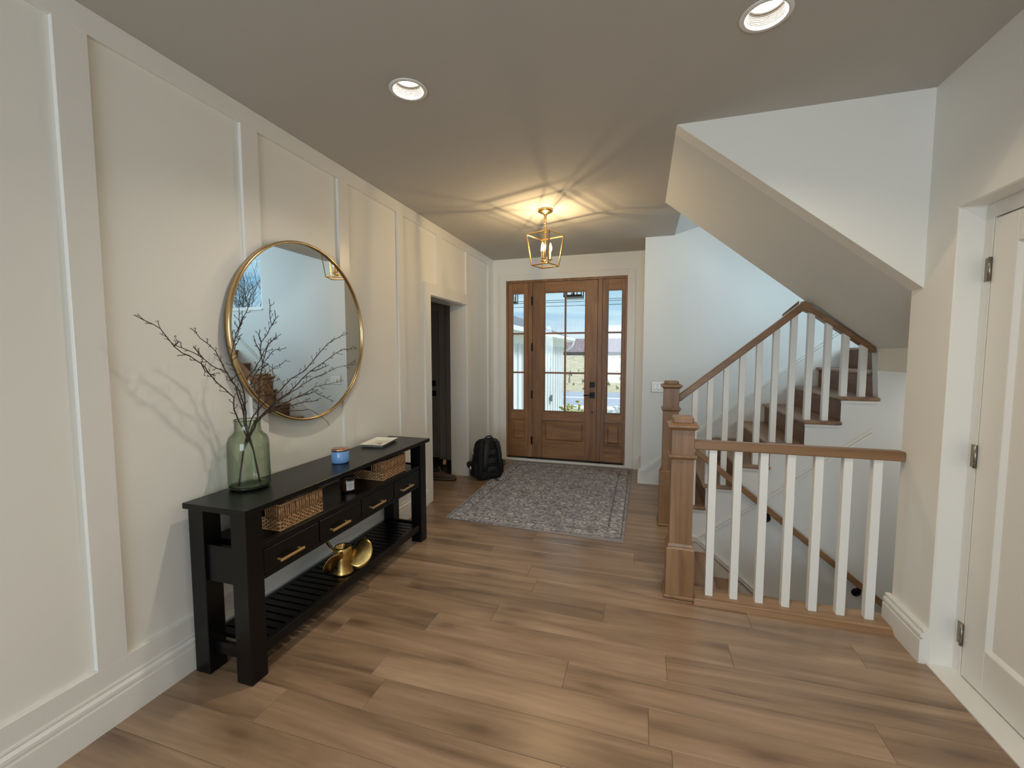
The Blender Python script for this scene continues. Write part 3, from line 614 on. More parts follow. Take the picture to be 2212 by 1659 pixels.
# ---- basement flight
bs = thing('basement_stair', 'oak steps going down behind the guard rail', 'staircase', (2.4, 3.3, -0.2))
B(2.30, 2.332, 2.835, PY-0.017, -0.028, 0.0).build('top_nosing', TREAD, bs, bevel=0.008, seg=2)
for k in range(1, 11):
    xe = 2.54 + RN*(k-1); z = -0.2*k
    B(xe-RN-0.03, xe, 2.802, PY-0.017, z-0.028, z).build('tread', TREAD, bs, bevel=0.008, seg=2)
    B(xe-RN-0.055, xe-RN-0.037, 2.803, PY-0.017, z, z+0.172).build('riser', RISER, bs)
sl = 0.2/RN
def skb(o): return [(2.30, -0.075+o), (2.46, -0.075+o), (4.45, -0.075+o-1.99*sl)]
low = [(4.45, -0.38-1.99*sl), (2.30, -0.38)]
MB().prism(skb(-0.03) + low, 'y', PY-0.015, PY-0.0005).build('skirt_board', TRIM, bs)
for o1, o2, dep in ((-0.03, -0.016, 0.034), (-0.016, -0.008, 0.016), (-0.008, 0.008, 0.030)):
    MB().prism(skb(o1) + skb(o2)[::-1], 'y', PY-dep, PY-0.0005).build('skirt_cap', TRIM, bs)
MB().prism([(2.46, -0.112), (2.476, -0.112), (3.66, 0.862), (3.66, 0.879)], 'y', PY-0.012, PY-0.0005).prism([(2.43, -0.108), (2.446, -0.108), (3.66, 0.898), (3.66, 0.911)], 'y', PY-0.010, PY-0.0005).build('panel_bead', TRIM, bs)
hr = thing('wall_handrail', 'oak handrail on black brackets sloping down the basement stair wall', 'handrail', (2.9, 3.80, 0.3))
x0, z0, x1, z1 = 2.43, 0.705, 4.25, -0.775
MB().prism([(x0, z0), (x1, z1), (x1, z1-0.058), (x0, z0-0.058)], 'y', 3.775, 3.815).build('rail', OAKX, hr, bevel=0.006, seg=2)
for bx in (2.985, 3.62):
    bz = z0 + (bx-x0)*(z1-z0)/(x1-x0)
    p = MB().lathe([(0.0, 0.014), (0.018, 0.013), (0.030, 0.006), (0.032, 0.0), (0.0, 0.0)], n=20).xf(Matrix.Translation((bx, PY-0.001, bz-0.115)) @ Matrix.Rotation(pi/2, 4, 'X')).build('bracket', BLACKM, hr)
    MB().tube([(bx, PY-0.01, bz-0.115), (bx, PY-0.035, bz-0.118), (bx, PY-0.058, bz-0.100), (bx, PY-0.065, bz-0.070), (bx, PY-0.065, bz-0.052)], 0.007, 8).box(bx-0.022, bx+0.022, PY-0.08, PY-0.05, bz-0.060, bz-0.055).build('bracket_arm', BLACKM, p)
# ---- light switch
sw = thing('light_switch', 'white switch plate with rockers on the pale wall behind the far newel', 'light switch', (2.18, A, 1.10))
B(2.096, 2.266, A-0.0025, A-0.0003, 1.041, 1.166).build('plate_shadow_rim', SWITCHG, sw)  # grey rim drawn as the plate's shadow outline
B(2.100, 2.262, A-0.009, A-0.0005, 1.045, 1.162).build('plate', SWITCHW, sw, bevel=0.003)
for i in range(3):
    xc = 2.135+0.046*i
    B(xc-0.0165, xc+0.0165, A-0.0105, A-0.008, 1.071, 1.137).build('rocker_frame', SWITCHG, sw)
    MB().prism([(A-0.010, 1.074), (A-0.0165, 1.074), (A-0.0115, 1.134), (A-0.010, 1.134)], 'x', xc-0.0145, xc+0.0145).build('rocker', SWITCHW, sw)

# ================================================================== CEILING LIGHTS
def can_light(i, x, y, label):
    r = thing('recessed_light', label, 'ceiling light', (x, y, C), 'recessed ceiling lights')
    MB().lathe([(0.072, -0.001), (0.089, -0.001), (0.091, -0.003), (0.088, -0.006), (0.074, -0.008), (0.071, -0.006), (0.071, 0.0)], (x, y, C), 48).build('trim_ring', TRIM, r)
    prof = []
    for k in range(8):
        z = 0.004 + k*0.0056; rr = 0.071 - k*0.0012
        prof += [(rr, z-0.0028), (rr-0.0022, z), (rr, z+0.0024)]
    prof += [(0.060, 0.052)]
    MB().lathe(prof, (x, y, C), 48).build('baffle', BAFFLE, r)
    MB().lathe([(0.0, 0.0475), (0.030, 0.0465), (0.060, 0.0475), (0.0605, 0.0520), (0.0, 0.054)], (x, y, C), 40).build('lens', EMCAN, r)
    MB().lathe([(0.0725, 0.0), (0.0725, 0.09), (0.0, 0.09)], (x, y, C), 40).build('housing', BLACKM, r)
    d = bpy.data.lights.new('can_beam', 'AREA'); d.shape = 'DISK'; d.size = 0.088; d.energy = CAN_POWER; d.color = (1.0, 0.875, 0.705); d.spread = radians(150)
    o = bpy.data.objects.new('can_beam', d); COL.objects.link(o); o.location = (x, y, C+0.044)
    return r
can_light(0, *CANS[0], 'glowing round recessed light in the ceiling above the console table side')
can_light(1, *CANS[1], 'glowing round recessed light in the ceiling near the stair soffit')
for p in CANS[2:]: can_light(2, *p, 'round recessed light in the ceiling behind the camera')
# ---- pendant lantern
PX, PYY = 1.146, 3.83
pn = thing('pendant_lantern', 'small open brass lantern with candle bulbs hanging before the front door', 'pendant light', (PX, PYY, C))
MB().lathe([(0.0, 0), (0.066, 0), (0.068, -0.006), (0.066, -0.018), (0.052, -0.026), (0.030, -0.034), (0.016, -0.042), (0.012, -0.054), (0.009, -0.066), (0.009, -0.084), (0.0, -0.086)], (PX, PYY, C), 40).build('canopy', BRASS, pn)
def link(z, rot, h=0.034, w=0.010, r=0.0032):
    pts = [(w*cos(t)*(1), 0, z + (h/2-w)*(1 if sin(t) > 0 else -1)*(abs(sin(t)) > 1e-6) + w*sin(t)) for t in [2*pi*i/14 for i in range(15)]]
    return MB().tube([Matrix.Rotation(rot, 3, 'Z') @ Vector(p) + Vector((PX, PYY, 0)) for p in pts], r, 6)
m = MB()
for i in range(4):
    q = link(C-0.098-0.0265*i, (i % 2)*pi/2 + 0.4); m.add(q.v, q.f, True)
m.build('chain', BRASS, pn)
zt, zb, ra, rb, th = 2.522, 2.257, 0.168, 0.123, -1.145
TOP = [Vector((PX+ra*cos(th+k*pi/2), PYY+ra*sin(th+k*pi/2), zt)) for k in range(4)]
BOT = [Vector((PX+rb*cos(th+k*pi/2), PYY+rb*sin(th+k*pi/2), zb)) for k in range(4)]
def bar(m, a, b, w=0.0052): return m.tube([a, b], w*1.2, 4, smooth=False)
for k in range(4):
    bar(MB(), TOP[k], BOT[k]).build('corner_bar', BRASS, pn)
m = MB()
for k in range(4): bar(m, TOP[k], TOP[(k+1) % 4])
m.build('top_frame', BRASS, pn)
m = MB()
for k in range(4): bar(m, BOT[k], BOT[(k+1) % 4])
m.build('bottom_frame', BRASS, pn)
AP = Vector((PX, PYY, 2.558))
m = MB()
ma, mb_ = TOP[0], TOP[2]
for q in (ma, mb_): bar(m, q, AP, 0.004)
m.blob((PX, PYY, 2.559), 0.009)
m.build('top_arms', BRASS, pn)
MB().tube([(PX, PYY, 2.558), (PX, PYY, 2.29)], 0.0055, 8).lathe([(0.0, 0), (0.012, 0.003), (0.016, 0.012), (0.008, 0.024), (0.0055, 0.03)], (PX, PYY, 2.278), 16).build('stem', BRASS, pn)
for i in range(3):
    an = 0.25 + i*2*pi/3; r0 = 0.047
    cxp, cyp = PX+r0*cos(an), PYY+r0*sin(an)
    ar = MB().tube([(PX, PYY, 2.300), (PX+0.02*cos(an), PYY+0.02*sin(an), 2.286), (PX+0.04*cos(an), PYY+0.04*sin(an), 2.290), (cxp, cyp, 2.306)], 0.004, 8).lathe([(0.0, 0), (0.018, 0.002), (0.019, 0.006), (0.009, 0.009), (0.009, 0.012), (0.0, 0.012)], (cxp, cyp, 2.304), 16).build('candle_arm', BRASS, pn)
    MB().lathe([(0.0105, 0.0), (0.0105, 0.062), (0.009, 0.066), (0.0, 0.066)], (cxp, cyp, 2.314), 16).build('candle_sleeve', plain('candle_sleeve_cream', (226, 196, 140), 0.5) if i == 0 else MATS['candle_sleeve_cream'], ar)
    MB().lathe([(0.0, 0.0), (0.007, 0.002), (0.013, 0.014), (0.0155, 0.026), (0.0135, 0.042), (0.008, 0.060), (0.0025, 0.074), (0.0, 0.076)], (cxp, cyp, 2.380), 20).build('bulb', BULBG, ar)
    MB().tube([(cxp, cyp, 2.392), (cxp, cyp, 2.402), (cxp, cyp, 2.418), (cxp, cyp, 2.428)], [0.003, 0.0055, 0.0055, 0.003], 8).build('filament', EMBULB, ar)
    ld = bpy.data.lights.new('candle_glow', 'POINT'); ld.energy = BULB_POWER; ld.color = (1.0, 0.72, 0.38); ld.shadow_soft_size = 0.005
    lo = bpy.data.objects.new('candle_glow', ld); COL.objects.link(lo); lo.location = (cxp, cyp, 2.434)

# ================================================================== CONSOLE TABLE
ct = thing('console_table', 'long black console table with four drawers and a slatted lower shelf', 'table', (0.21, 2.2, 0))
ZT = 0.805
B(0.036, 0.399, 1.375, 3.032, ZT-0.026, ZT).build('table_top', BLACKW, ct, bevel=0.002)
LX = ((0.042, 0.128), (0.288, 0.375)); LY = ((1.395, 1.482), (2.922, 3.006))
for xa, xb in LX:
    for ya, yb in LY: B(xa, xb, ya, yb, 0.0, ZT-0.026).build('leg', BLACKW, ct, bevel=0.0025)
B(0.06, 0.345, 1.482, 2.922, 0.594, 0.612).box(0.06, 0.078, 1.482, 2.922, 0.445, 0.594).box(0.078, 0.345, 1.482, 2.922, 0.445, 0.459).build('drawer_case', BLACKW, ct, bevel=0.001)
B(0.345, 0.366, 1.482, 2.922, 0.582, 0.612).box(0.345, 0.366, 1.482, 2.922, 0.445, 0.463).build('face_frame', BLACKW, ct, bevel=0.001)
B(0.128, 0.288, 1.41, 1.43, 0.445, 0.612).build('end_panel', BLACKW, ct); B(0.128, 0.288, 2.965, 2.985, 0.445, 0.612).build('end_panel', BLACKW, ct)
ed = [1.486, 1.842, 2.200, 2.560, 2.918]
for a, b in zip(ed, ed[1:]):
    dr = B(0.20, 0.3675, a+0.004, b-0.004, 0.466, 0.579).build('drawer', BLACKW, ct, bevel=0.0015)
    c_ = (a+b)/2-0.035
    B(0.392, 0.400, c_-0.074, c_+0.074, 0.500, 0.512).box(0.366, 0.394, c_-0.066, c_-0.058, 0.502, 0.510).box(0.366, 0.394, c_+0.058, c_+0.066, 0.502, 0.510).build('handle', BRASSP, dr, bevel=0.001)
B(0.335, 0.362, 1.482, 2.922, 0.094, 0.1465).build('shelf_rail', BLACKW, ct, bevel=0.0015); B(0.055, 0.08, 1.482, 2.922, 0.094, 0.1465).build('shelf_rail', BLACKW, ct, bevel=0.0015)
B(0.128, 0.288, 1.425, 1.447, 0.090, 0.146).build('end_rail', BLACKW, ct, bevel=0.0015); B(0.128, 0.288, 2.957, 2.979, 0.090, 0.146).build('end_rail', BLACKW, ct, bevel=0.0015)
ns = 29
for i in range(ns):
    y = 1.484 + (2.920-1.484)/ns*i
    B(0.078, 0.337, y, y+0.0385, 0.1245, 0.1455).build('slat', BLACKW, ct, bevel=0.0012)

# ---- round mirror
mr = thing('round_mirror', 'large round wall mirror in a thin gold frame above the console', 'mirror', (0.03, 2.17, 1.60))
Mx = Matrix.Translation((0.0155, 2.17, 1.60)) @ Matrix.Rotation(pi/2, 4, 'Y')
MB().lathe([(0.522, 0.0), (0.535, 0.0), (0.536, 0.030), (0.530, 0.036), (0.522, 0.036), (0.521, 0.028), (0.522, 0.026)], n=96, close=True).xf(Mx).build('frame', GOLD, mr)
MB().lathe([(0.0, 0.024), (0.521, 0.024), (0.521, 0.020), (0.0, 0.020)], n=96, smooth=False).xf(Mx).build('mirror_glass', MIRROR, mr)

# ---- vase and branches
VX, VY = 0.124, 1.648
vs_ = thing('glass_vase', 'tall green glass bottle vase on the near end of the black console', 'vase', (VX, VY, ZT))
MB().lathe([(0.070, 0.008), (0.084, 0.006), (0.093, 0.018), (0.094, 0.05), (0.093, 0.20), (0.091, 0.235), (0.082, 0.258), (0.066, 0.274), (0.058, 0.288), (0.057, 0.322), (0.060, 0.340)], (VX, VY, ZT+0.0005), 56).build('vase_wall', GREENG, vs_)
MB().lathe([(0.0, 0.0), (0.062, 0.0), (0.085, 0.003), (0.0925, 0.012), (0.086, 0.017), (0.06, 0.011), (0.0, 0.008)], (VX, VY, ZT+0.0005), 48).build('thick_base', GREENB, vs_)
MB().tube([(VX+0.0585*cos(2*pi*i/40), VY+0.0585*sin(2*pi*i/40), ZT+0.3405) for i in range(41)], 0.0022, 8).build('rim', GREENB, vs_)
CP = Vector((1.9987, 0, 1.4735)); yaw, pit = 0.2945, 0.0708
FW = Vector((-sin(yaw)*cos(pit), cos(yaw)*cos(pit), -sin(pit))); RT = Vector((cos(yaw), sin(yaw), 0)); UP = RT.cross(FW)
def ray_plane(px, py, x0, k, y0):     # a point of the leaning spray plane x = x0 + k (y - y0)
    d = FW + RT*((px-1106)/930.04) - UP*((py-829.5)/930.04)
    t = (x0 + k*(CP.y-y0) - CP.x)/(d.x - k*d.y)
    return CP + d*t
def branch_pts(crop, k):
    return [ray_plane(270+u/3.858, 500+v/3.858, VX, k, VY) for u, v in crop]
LEFT = [[(960, 1600), (940, 1560), (900, 1490), (895, 1380), (820, 1310), (740, 1250), (680, 1180), (620, 1100), (530, 1045), (460, 1010), (400, 960), (340, 880), (280, 810), (230, 770), (170, 740), (80, 695)],
        [(990, 1600), (988, 1540), (985, 1450), (945, 1330), (880, 1240), (850, 1170), (720, 1120), (660, 1060), (590, 1010), (450, 950), (415, 925)],
        [(1000, 1600), (995, 1540), (975, 1440), (930, 1290), (860, 1180), (810, 1070), (770, 1000), (700, 930), (640, 890), (590, 840), (540, 805)],
        [(1008, 1600), (1010, 1540), (1000, 1350), (960, 1250), (905, 1120), (890, 1040), (910, 920), (925, 850), (950, 770), (990, 680), (1015, 620), (1060, 575)],
        [(530, 1045), (500, 1030), (420, 1040)], [(400, 960), (430, 930), (440, 915)], [(660, 1060), (600, 985), (575, 960)],
        [(620, 1100), (650, 1160), (700, 1190), (740, 1200)], [(885, 1245), (930, 1200), (920, 1150)]]
RIGHT = [[(1075, 1600), (1110, 1540), (1120, 1400), (1130, 1280), (1165, 1100), (1150, 1000), (1160, 920), (1220, 850), (1250, 780), (1235, 680), (1240, 620), (1230, 560)],
         [(1165, 1100), (1190, 1010), (1210, 950), (1260, 900), (1280, 860)], [(1150, 1000), (1110, 930), (1092, 865)], [(1160, 920), (1140, 860), (1150, 815)],
         [(1245, 800), (1280, 740), (1270, 670)],
         [(1130, 1480), (1190, 1400), (1250, 1300), (1258, 1200), (1250, 1090)], [(1250, 1300), (1190, 1170), (1195, 1130)],
         [(1040, 1600), (1050, 1565), (1130, 1450), (1260, 1350), (1380, 1230), (1500, 1150), (1560, 1080), (1620, 1010), (1690, 930), (1770, 890), (1860, 845)],
         [(1085, 1600), (1110, 1560), (1250, 1420), (1370, 1340), (1470, 1230), (1540, 1160), (1630, 1100), (1720, 1030), (1800, 985), (1920, 975)],
         [(1130, 1540), (1300, 1400), (1450, 1300), (1560, 1230), (1660, 1190), (1760, 1140), (1850, 1120), (1920, 1075)],
         [(1180, 1500), (1350, 1420), (1500, 1350), (1590, 1290), (1700, 1270), (1830, 1240)],
         [(1095, 1600), (1120, 1555), (1200, 1490), (1350, 1450), (1480, 1420), (1600, 1405)], [(1400, 1390), (1560, 1340), (1660, 1390), (1730, 1420)],
         [(1150, 1530), (1250, 1490), (1400, 1495), (1540, 1480), (1630, 1530), (1690, 1580), (1715, 1615)], [(1540, 1160), (1600, 1150), (1690, 1110)]]
def spray(name, label, paths, k, foot, seed):
    rnd = random.Random(seed)
    r = thing(name, label, 'branch', (VX, VY, ZT+0.015), 'bare branches in the green vase')
    stem, tw, bu = MB(), MB(), MB()
    mouth = Vector((VX, VY, ZT+0.335)); ft = Vector(foot)
    hub = ft.lerp(mouth, 0.55); grown = []
    stem.tube([ft, hub.lerp(ft, 0.5), hub], [0.0045, 0.0042, 0.004], 7)
    for ci, cp in enumerate(paths):
        pts = branch_pts(cp, k)
        main = cp[0][1] == 1600
        ph = rnd.uniform(0, 6); amp = rnd.uniform(0.01, 0.05)
        if main:
            for i, p in enumerate(pts): s_ = i/len(pts); p.x += amp*s_*sin(ph+2*s_)
        elif grown:      # a side branch starts on the wood that is already there
            near = min(grown, key=lambda q: (q-pts[0]).length); sh = near - pts[0]
            pts = [p + sh for p in pts]
        for p in pts: p.x = max(p.x, 0.075)
        if cp[0][1] == 1600: pts = [hub] + pts
        # resample with a little wobble
        fine = []
        for a, b in zip(pts, pts[1:]):
            n = max(1, int((b-a).length/0.022))
            for j in range(n):
                w = Vector((rnd.uniform(-1, 1), rnd.uniform(-1, 1), rnd.uniform(-1, 1)))*(0.0022 if len(fine) > 4 else 0)
                fine.append(a.lerp(b, j/n)+w)
        fine.append(pts[-1]); n = len(fine); grown += fine
        r0 = 0.0040 if cp[0][1] == 1600 else 0.0028
        stem.tube(fine, [r0*(1-0.62*i/n) for i in range(n)], 6)
        for i in range(6 if cp[0][1] == 1600 else 1, n-1):
            if fine[i].z < ZT+0.36: continue
            if rnd.random() < 0.85:
                d = (fine[i+1]-fine[i-1]).normalized() if i else Vector((0, 0, 1))
                sd = Vector((rnd.uniform(-1, 1), rnd.uniform(-1, 1), rnd.uniform(-0.6, 1))); sd = (sd - d*sd.dot(d)).normalized()
                ln = rnd.uniform(0.008, 0.026)
                e = fine[i] + d*ln*0.8 + sd*ln
                tw.tube([fine[i], fine[i].lerp(e, 0.5)+d*0.002, e], [0.0016, 0.0014, 0.0012], 4)
                for q in (-1, 1):
                    f2 = e + d*rnd.uniform(0.004, 0.009) + sd.cross(d)*q*rnd.uniform(0.003, 0.006)
                    tw.tube([e, f2], [0.0012, 0.0009], 4); bu.blob(f2, 0.0019, 5, 3)
    stem.build('stem', TWIG, r); tw.build('twigs', TWIG, r, kind='stuff'); bu.build('buds', BUD, r, kind='stuff')
    return r
spray('branch', 'bare budding branch spreading towards the left from the green vase', LEFT, 0.05, (VX+0.02, VY+0.04, ZT+0.016), 3)
spray('branch', 'bare budding branch reaching up and across the round mirror', RIGHT, 0.30, (VX-0.015, VY-0.05, ZT+0.016), 5)

# ---- things on the console
jr = thing('candle_jar', 'light blue candle jar with a coppery lid on the console top', 'candle', (0.232, 2.190, ZT))
MB().lathe([(0.0, 0.0), (0.044, 0.0), (0.050, 0.004), (0.0515, 0.012), (0.0515, 0.072), (0.049, 0.076), (0.0, 0.076)], (0.232, 2.190, ZT+0.0005), 40).build('jar', BLUEG, jr)
MB().lathe([(0.0, 0.0), (0.0525, 0.0), (0.0528, 0.009), (0.050, 0.012), (0.0, 0.013)], (0.232, 2.190, ZT+0.076), 40).build('lid', plain('copper_lid', (206, 164, 136), 0.16, 1.0), jr)
# the printed lettering panel on the jar (too small to read in the photograph: fine lines)
for k in range(4):
    an0 = radians(-52); z = ZT+0.022+0.012*k
    pts = [(0.232+0.0521*cos(an0+i*0.06), 2.190+0.0521*sin(an0+i*0.06), z) for i in range(6)]
    MB().tube(pts, 0.0007, 4).build('printed_line', plain('white_print', (216, 228, 240), 0.4) if k == 0 else MATS['white_print'], jr)
ty = thing('trinket_tray', 'small white ceramic tray printed with roses on the far console end', 'tray', (0.142, 2.735, ZT), rz=radians(10))
def rect(hx, hy, z): return [Vector((sx*hx, sy*hy, z)) for sx, sy in ((-1, -1), (1, -1), (1, 1), (-1, 1))]
MB().loft([rect(0.070, 0.115, 0.0), rect(0.088, 0.138, 0.020), rect(0.090, 0.140, 0.022), rect(0.086, 0.136, 0.022), rect(0.068, 0.113, 0.006)], smooth=False).build('dish', CERAM, ty, local=True, bevel=0.0015)
rnd = random.Random(2)
for (dx, dy, r_, mt) in ((0.008, -0.02, 0.020, REDP), (0.020, -0.035, 0.012, REDP), (-0.02, 0.0, 0.014, GREENP), (0.0, 0.035, 0.016, GREENP), (-0.035, 0.06, 0.012, GREENP), (0.03, 0.055, 0.010, REDP), (-0.03, -0.06, 0.012, GREENP)):
    MB().add([(dx+r_*(0.75+0.25*sin(5*a))*cos(a), dy+r_*(0.75+0.25*sin(5*a))*sin(a), 0.0066) for a in [2*pi*i/20 for i in range(20)]], [tuple(range(20))]).build('painted_flower', mt, ty, local=True)
cn = thing('candle_jar', 'dark brown candle jar with a white paper label under the console top', 'candle', (0.242, 2.238, 0.612))
MB().lathe([(0.0, 0.0), (0.036, 0.0), (0.043, 0.005), (0.045, 0.014), (0.045, 0.078), (0.043, 0.082), (0.0, 0.082)], (0.242, 2.238, 0.6125), 40).build('jar', AMBER, cn)
MB().lathe([(0.0, 0.0), (0.0465, 0.0), (0.0465, 0.012), (0.044, 0.015), (0.0, 0.015)], (0.242, 2.238, 0.694), 40).build('lid', plain('dark_lid', (44, 34, 26), 0.35), cn)
a0 = radians(-62)
def curved_label(r, z0, z1, a, w, n=8):
    m = MB(); vs = []
    for i in range(n+1):
        t = a + w*i/n
        vs += [(0.242+r*cos(t), 2.238+r*sin(t), z0), (0.242+r*cos(t), 2.238+r*sin(t), z1)]
    return m.add(vs, [(2*i, 2*i+2, 2*i+3, 2*i+1) for i in range(n)], True)
lb = curved_label(0.0456, 0.627, 0.683, a0, 1.15).build('label', PAPER, cn)
for z, w_, h_ in ((0.670, 0.5, 0.0012), (0.664, 0.5, 0.0012), (0.656, 0.75, 0.0028), (0.646, 0.5, 0.0012), (0.641, 0.4, 0.0012)):
    curved_label(0.0459, z, z+h_, a0+(1.15-w_)/2, w_).build('printed_line', INK, lb)
# ---- seagrass baskets
def basket(x0, x1, y0, y1, zf, label):
    r = thing('woven_basket', label, 'basket', ((x0+x1)/2, (y0+y1)/2, zf), 'woven baskets on the console shelf')
    H = 0.128; hb = 0.058
    per = [(x0, y0), (x1, y0), (x1, y1), (x0, y1)]
    def ring(z, ph, n=0.0130, amp=0.0045, infl=0.0):
        pts = []
        for (ax, ay), (bx, by) in zip(per, per[1:]+per[:1]):
            Ls = sqrt((bx-ax)**2+(by-ay)**2); k = int(Ls/n/2)*2; nx, ny = (by-ay)/Ls, -(bx-ax)/Ls
            for i in range(k):
                o = (amp if (i+ph) % 2 else -amp) + infl
                if i == 0: o = 0
                pts.append((ax+(bx-ax)*i/k+nx*o, ay+(by-ay)*i/k+ny*o, z))
        return pts + [pts[0]]
    body = MB()
    for i in range(6): body.tube(ring(zf+0.0075+0.0095*i, i % 2), 0.0050, 5)
    body.build('woven_body', WEAVE, r, kind='stuff')
    B(x0+0.004, x1-0.004, y0+0.004, y1-0.004, zf+0.001, zf+0.006).build('base', WEAVE, r)
    MB().tube([(x, y, zf+0.005) for x, y in per]+[(x0, y0, zf+0.005)], 0.005, 6).build('base_rim', WEAVE, r)
    band = MB(); rim = MB()
    def gap(x, y): return (abs(y-y0) < 0.002 or abs(y-y1) < 0.002) and x0+0.045 < x < x1-0.085
    for (ax, ay), (bx, by) in zip(per, per[1:]+per[:1]):
        Ls = sqrt((bx-ax)**2+(by-ay)**2); k = int(Ls/0.0130)
        for i in range(k):
            t = (i+0.5)/k; x, y = ax+(bx-ax)*t, ay+(by-ay)*t
            if gap(x, y): continue
            j = random.uniform(-0.003, 0.003); u = ((bx-ax)/Ls, (by-ay)/Ls)
            band.tube([(x, y, zf+hb), (x+u[0]*(0.004+j), y+u[1]*(0.004+j), zf+(hb+H)/2), (x+u[0]*j, y+u[1]*j, zf+H)], 0.0058, 5)
    band.build('rush_band', WEAVED, r, kind='stuff')
    gx0, gx1 = x0+0.045, x1-0.085
    for y in (y0, y1):
        rim.tube([(gx0, y, zf+H), (gx0, y, zf+hb+0.003), (gx1, y, zf+hb+0.003), (gx1, y, zf+H)], 0.005, 6)
    rim.tube([(gx1, y0, zf+H), (x1, y0, zf+H), (x1, y1, zf+H), (gx1, y1, zf+H)], 0.006, 6).tube([(gx0, y0, zf+H), (x0, y0, zf+H), (x0, y1, zf+H), (gx0, y1, zf+H)], 0.006, 6)
    rim.build('rim', WEAVED, r)
    for x in (x0, x1):
        B(x-0.002, x+0.002, y0+0.002, y1-0.002, zf+0.004, zf+H-0.002).build('gap_backing_side', WEAVEL, r)  # dark backing puts the shade of the weave gaps into colour
    for y in (y0, y1):
        B(x0, x1, y-0.002, y+0.002, zf+0.004, zf+hb).build('gap_backing_end', WEAVEL, r)
    return r
basket(0.085, 0.338, 1.615, 1.900, 0.6125, 'tan woven basket on the console shelf below the green vase')
basket(0.085, 0.336, 2.478, 2.762, 0.6125, 'tan woven basket at the far end of the console shelf')
# ---- boat propeller
HX, HY, HZ = 0.282, 2.125, 0.1472
pp = thing('boat_propeller', 'old brass boat propeller standing on the slatted shelf of the console', 'propeller', (HX, HY, HZ))
MB().lathe([(0.030, 0.0), (0.058, 0.0), (0.062, 0.006), (0.058, 0.014), (0.055, 0.02), (0.056, 0.09), (0.053, 0.14), (0.050, 0.158), (0.046, 0.164), (0.041, 0.160), (0.040, 0.12), (0.034, 0.118), (0.032, 0.08), (0.030, 0.02)], (HX, HY, HZ), 40, close=True).build('hub', OLDBRASS, pp)
def blade(an, tilt):
    m = MB(); n = 14; rows = []
    for i in range(n+1):
        t = i/n; rr = 0.047 + 0.125*t
        ch = 0.085*sqrt(max(0.0, 1-((t-0.42)/0.58)**2)) if t > 0.42 else 0.045+0.040*sin(t/0.42*pi/2)
        row = []
        for j in range(9):
            w = (j/8-0.5)*2*ch
            tl = tilt*(1-0.35*t); bend = 0.10*w*w/0.08
            row.append(Vector((rr, w*sin(tl)+bend, w*cos(tl)+0.085+0.035*t)))
        rows.append(row)
    vs = [p for r in rows for p in r]; k = 9
    front = vs; back = [p + Vector((0, 0.006*(1-0.7*(i//k)/n), 0)) for i, p in enumerate(vs)]
    o = len(vs)
    fs = [(i*k+j, i*k+j+1, (i+1)*k+j+1, (i+1)*k+j) for i in range(n) for j in range(k-1)]
    m.add(front+back, fs + [tuple(o+q for q in f[::-1]) for f in fs], True)
    edge = [i*k for i in range(n+1)] + [n*k+j for j in range(1, k)] + [i*k+k-1 for i in range(n-1, -1, -1)]
    for a, b in zip(edge, edge[1:]): m.f.append([a, b, b+o, a+o]); m.sm.append(True)
    m.xf(Matrix.Translation((HX, HY, HZ)) @ Matrix.Rotation(an, 4, 'Z'))
    return m.build('blade', OLDBRASS, pp)
blade(radians(32), radians(40)); blade(radians(152), radians(40)); blade(radians(272), radians(40))

# ================================================================== RUG, BACKPACK, SHOES
rg = MB(); RC = Vector((1.108, 4.48, 0))
cor = [(0.331, 3.434), (1.884, 3.362), (1.902, 5.552), (0.318, 5.572)]
nseg = 12; ring = []
for (ax, ay), (bx, by) in zip(cor, cor[1:]+cor[:1]):
    for i in range(nseg): ring.append((ax+(bx-ax)*i/nseg, ay+(by-ay)*i/nseg + 0.002*sin(i*1.7)))
rg.prism([(x-RC.x, y-RC.y) for x, y in ring], 'z', 0.0005, 0.008)
rug = rg.build('area_rug', RUGM, None, bevel=0.002); rug.location = (RC.x, RC.y, 0)
tag(rug, 'grey patterned area rug with faded flowers before the front door', 'rug')

bk = thing('backpack', 'black backpack standing on the floor against the wall by the front door', 'backpack', (0.268, 4.72, 0.009), rz=radians(48))
def rrect(hx, hy, z, r, dx=0, dy=0, n=5):
    pts = []
    for cx_, cy_, a in ((hx-r, hy-r, 0), (-hx+r, hy-r, pi/2), (-hx+r, -hy+r, pi), (hx-r, -hy+r, 3*pi/2)):
        for i in range(n): t = a + pi/2*i/(n-1); pts.append(Vector((dx+cx_+r*cos(t), dy+cy_+r*sin(t), z)))
    return pts
def pod(prof, name, mat, sub=None):
    m = MB().loft([rrect(hx, hy, z, r, dx, dy) for hx, hy, z, r, dx, dy in prof]); return m.build(name, mat, bk, local=True)
pod([(0.120, 0.075, 0.0, 0.04, 0, 0.0), (0.150, 0.095, 0.012, 0.05, 0, 0.0), (0.158, 0.100, 0.06, 0.05, 0, 0.005), (0.158, 0.102, 0.20, 0.05, 0, 0.008), (0.152, 0.098, 0.34, 0.05, 0, 0.01), (0.138, 0.082, 0.42, 0.05, 0, 0.008), (0.110, 0.058, 0.455, 0.045, 0, 0.0), (0.060, 0.030, 0.468, 0.02, 0, -0.005)], 'main_body', BLACKF)
pod([(0.11, 0.030, 0.02, 0.03, 0, 0.12), (0.135, 0.048, 0.04, 0.035, 0, 0.125), (0.138, 0.052, 0.15, 0.035, 0, 0.128), (0.130, 0.045, 0.25, 0.035, 0, 0.12), (0.10, 0.025, 0.29, 0.02, 0, 0.105)], 'front_pocket', BLACKF)
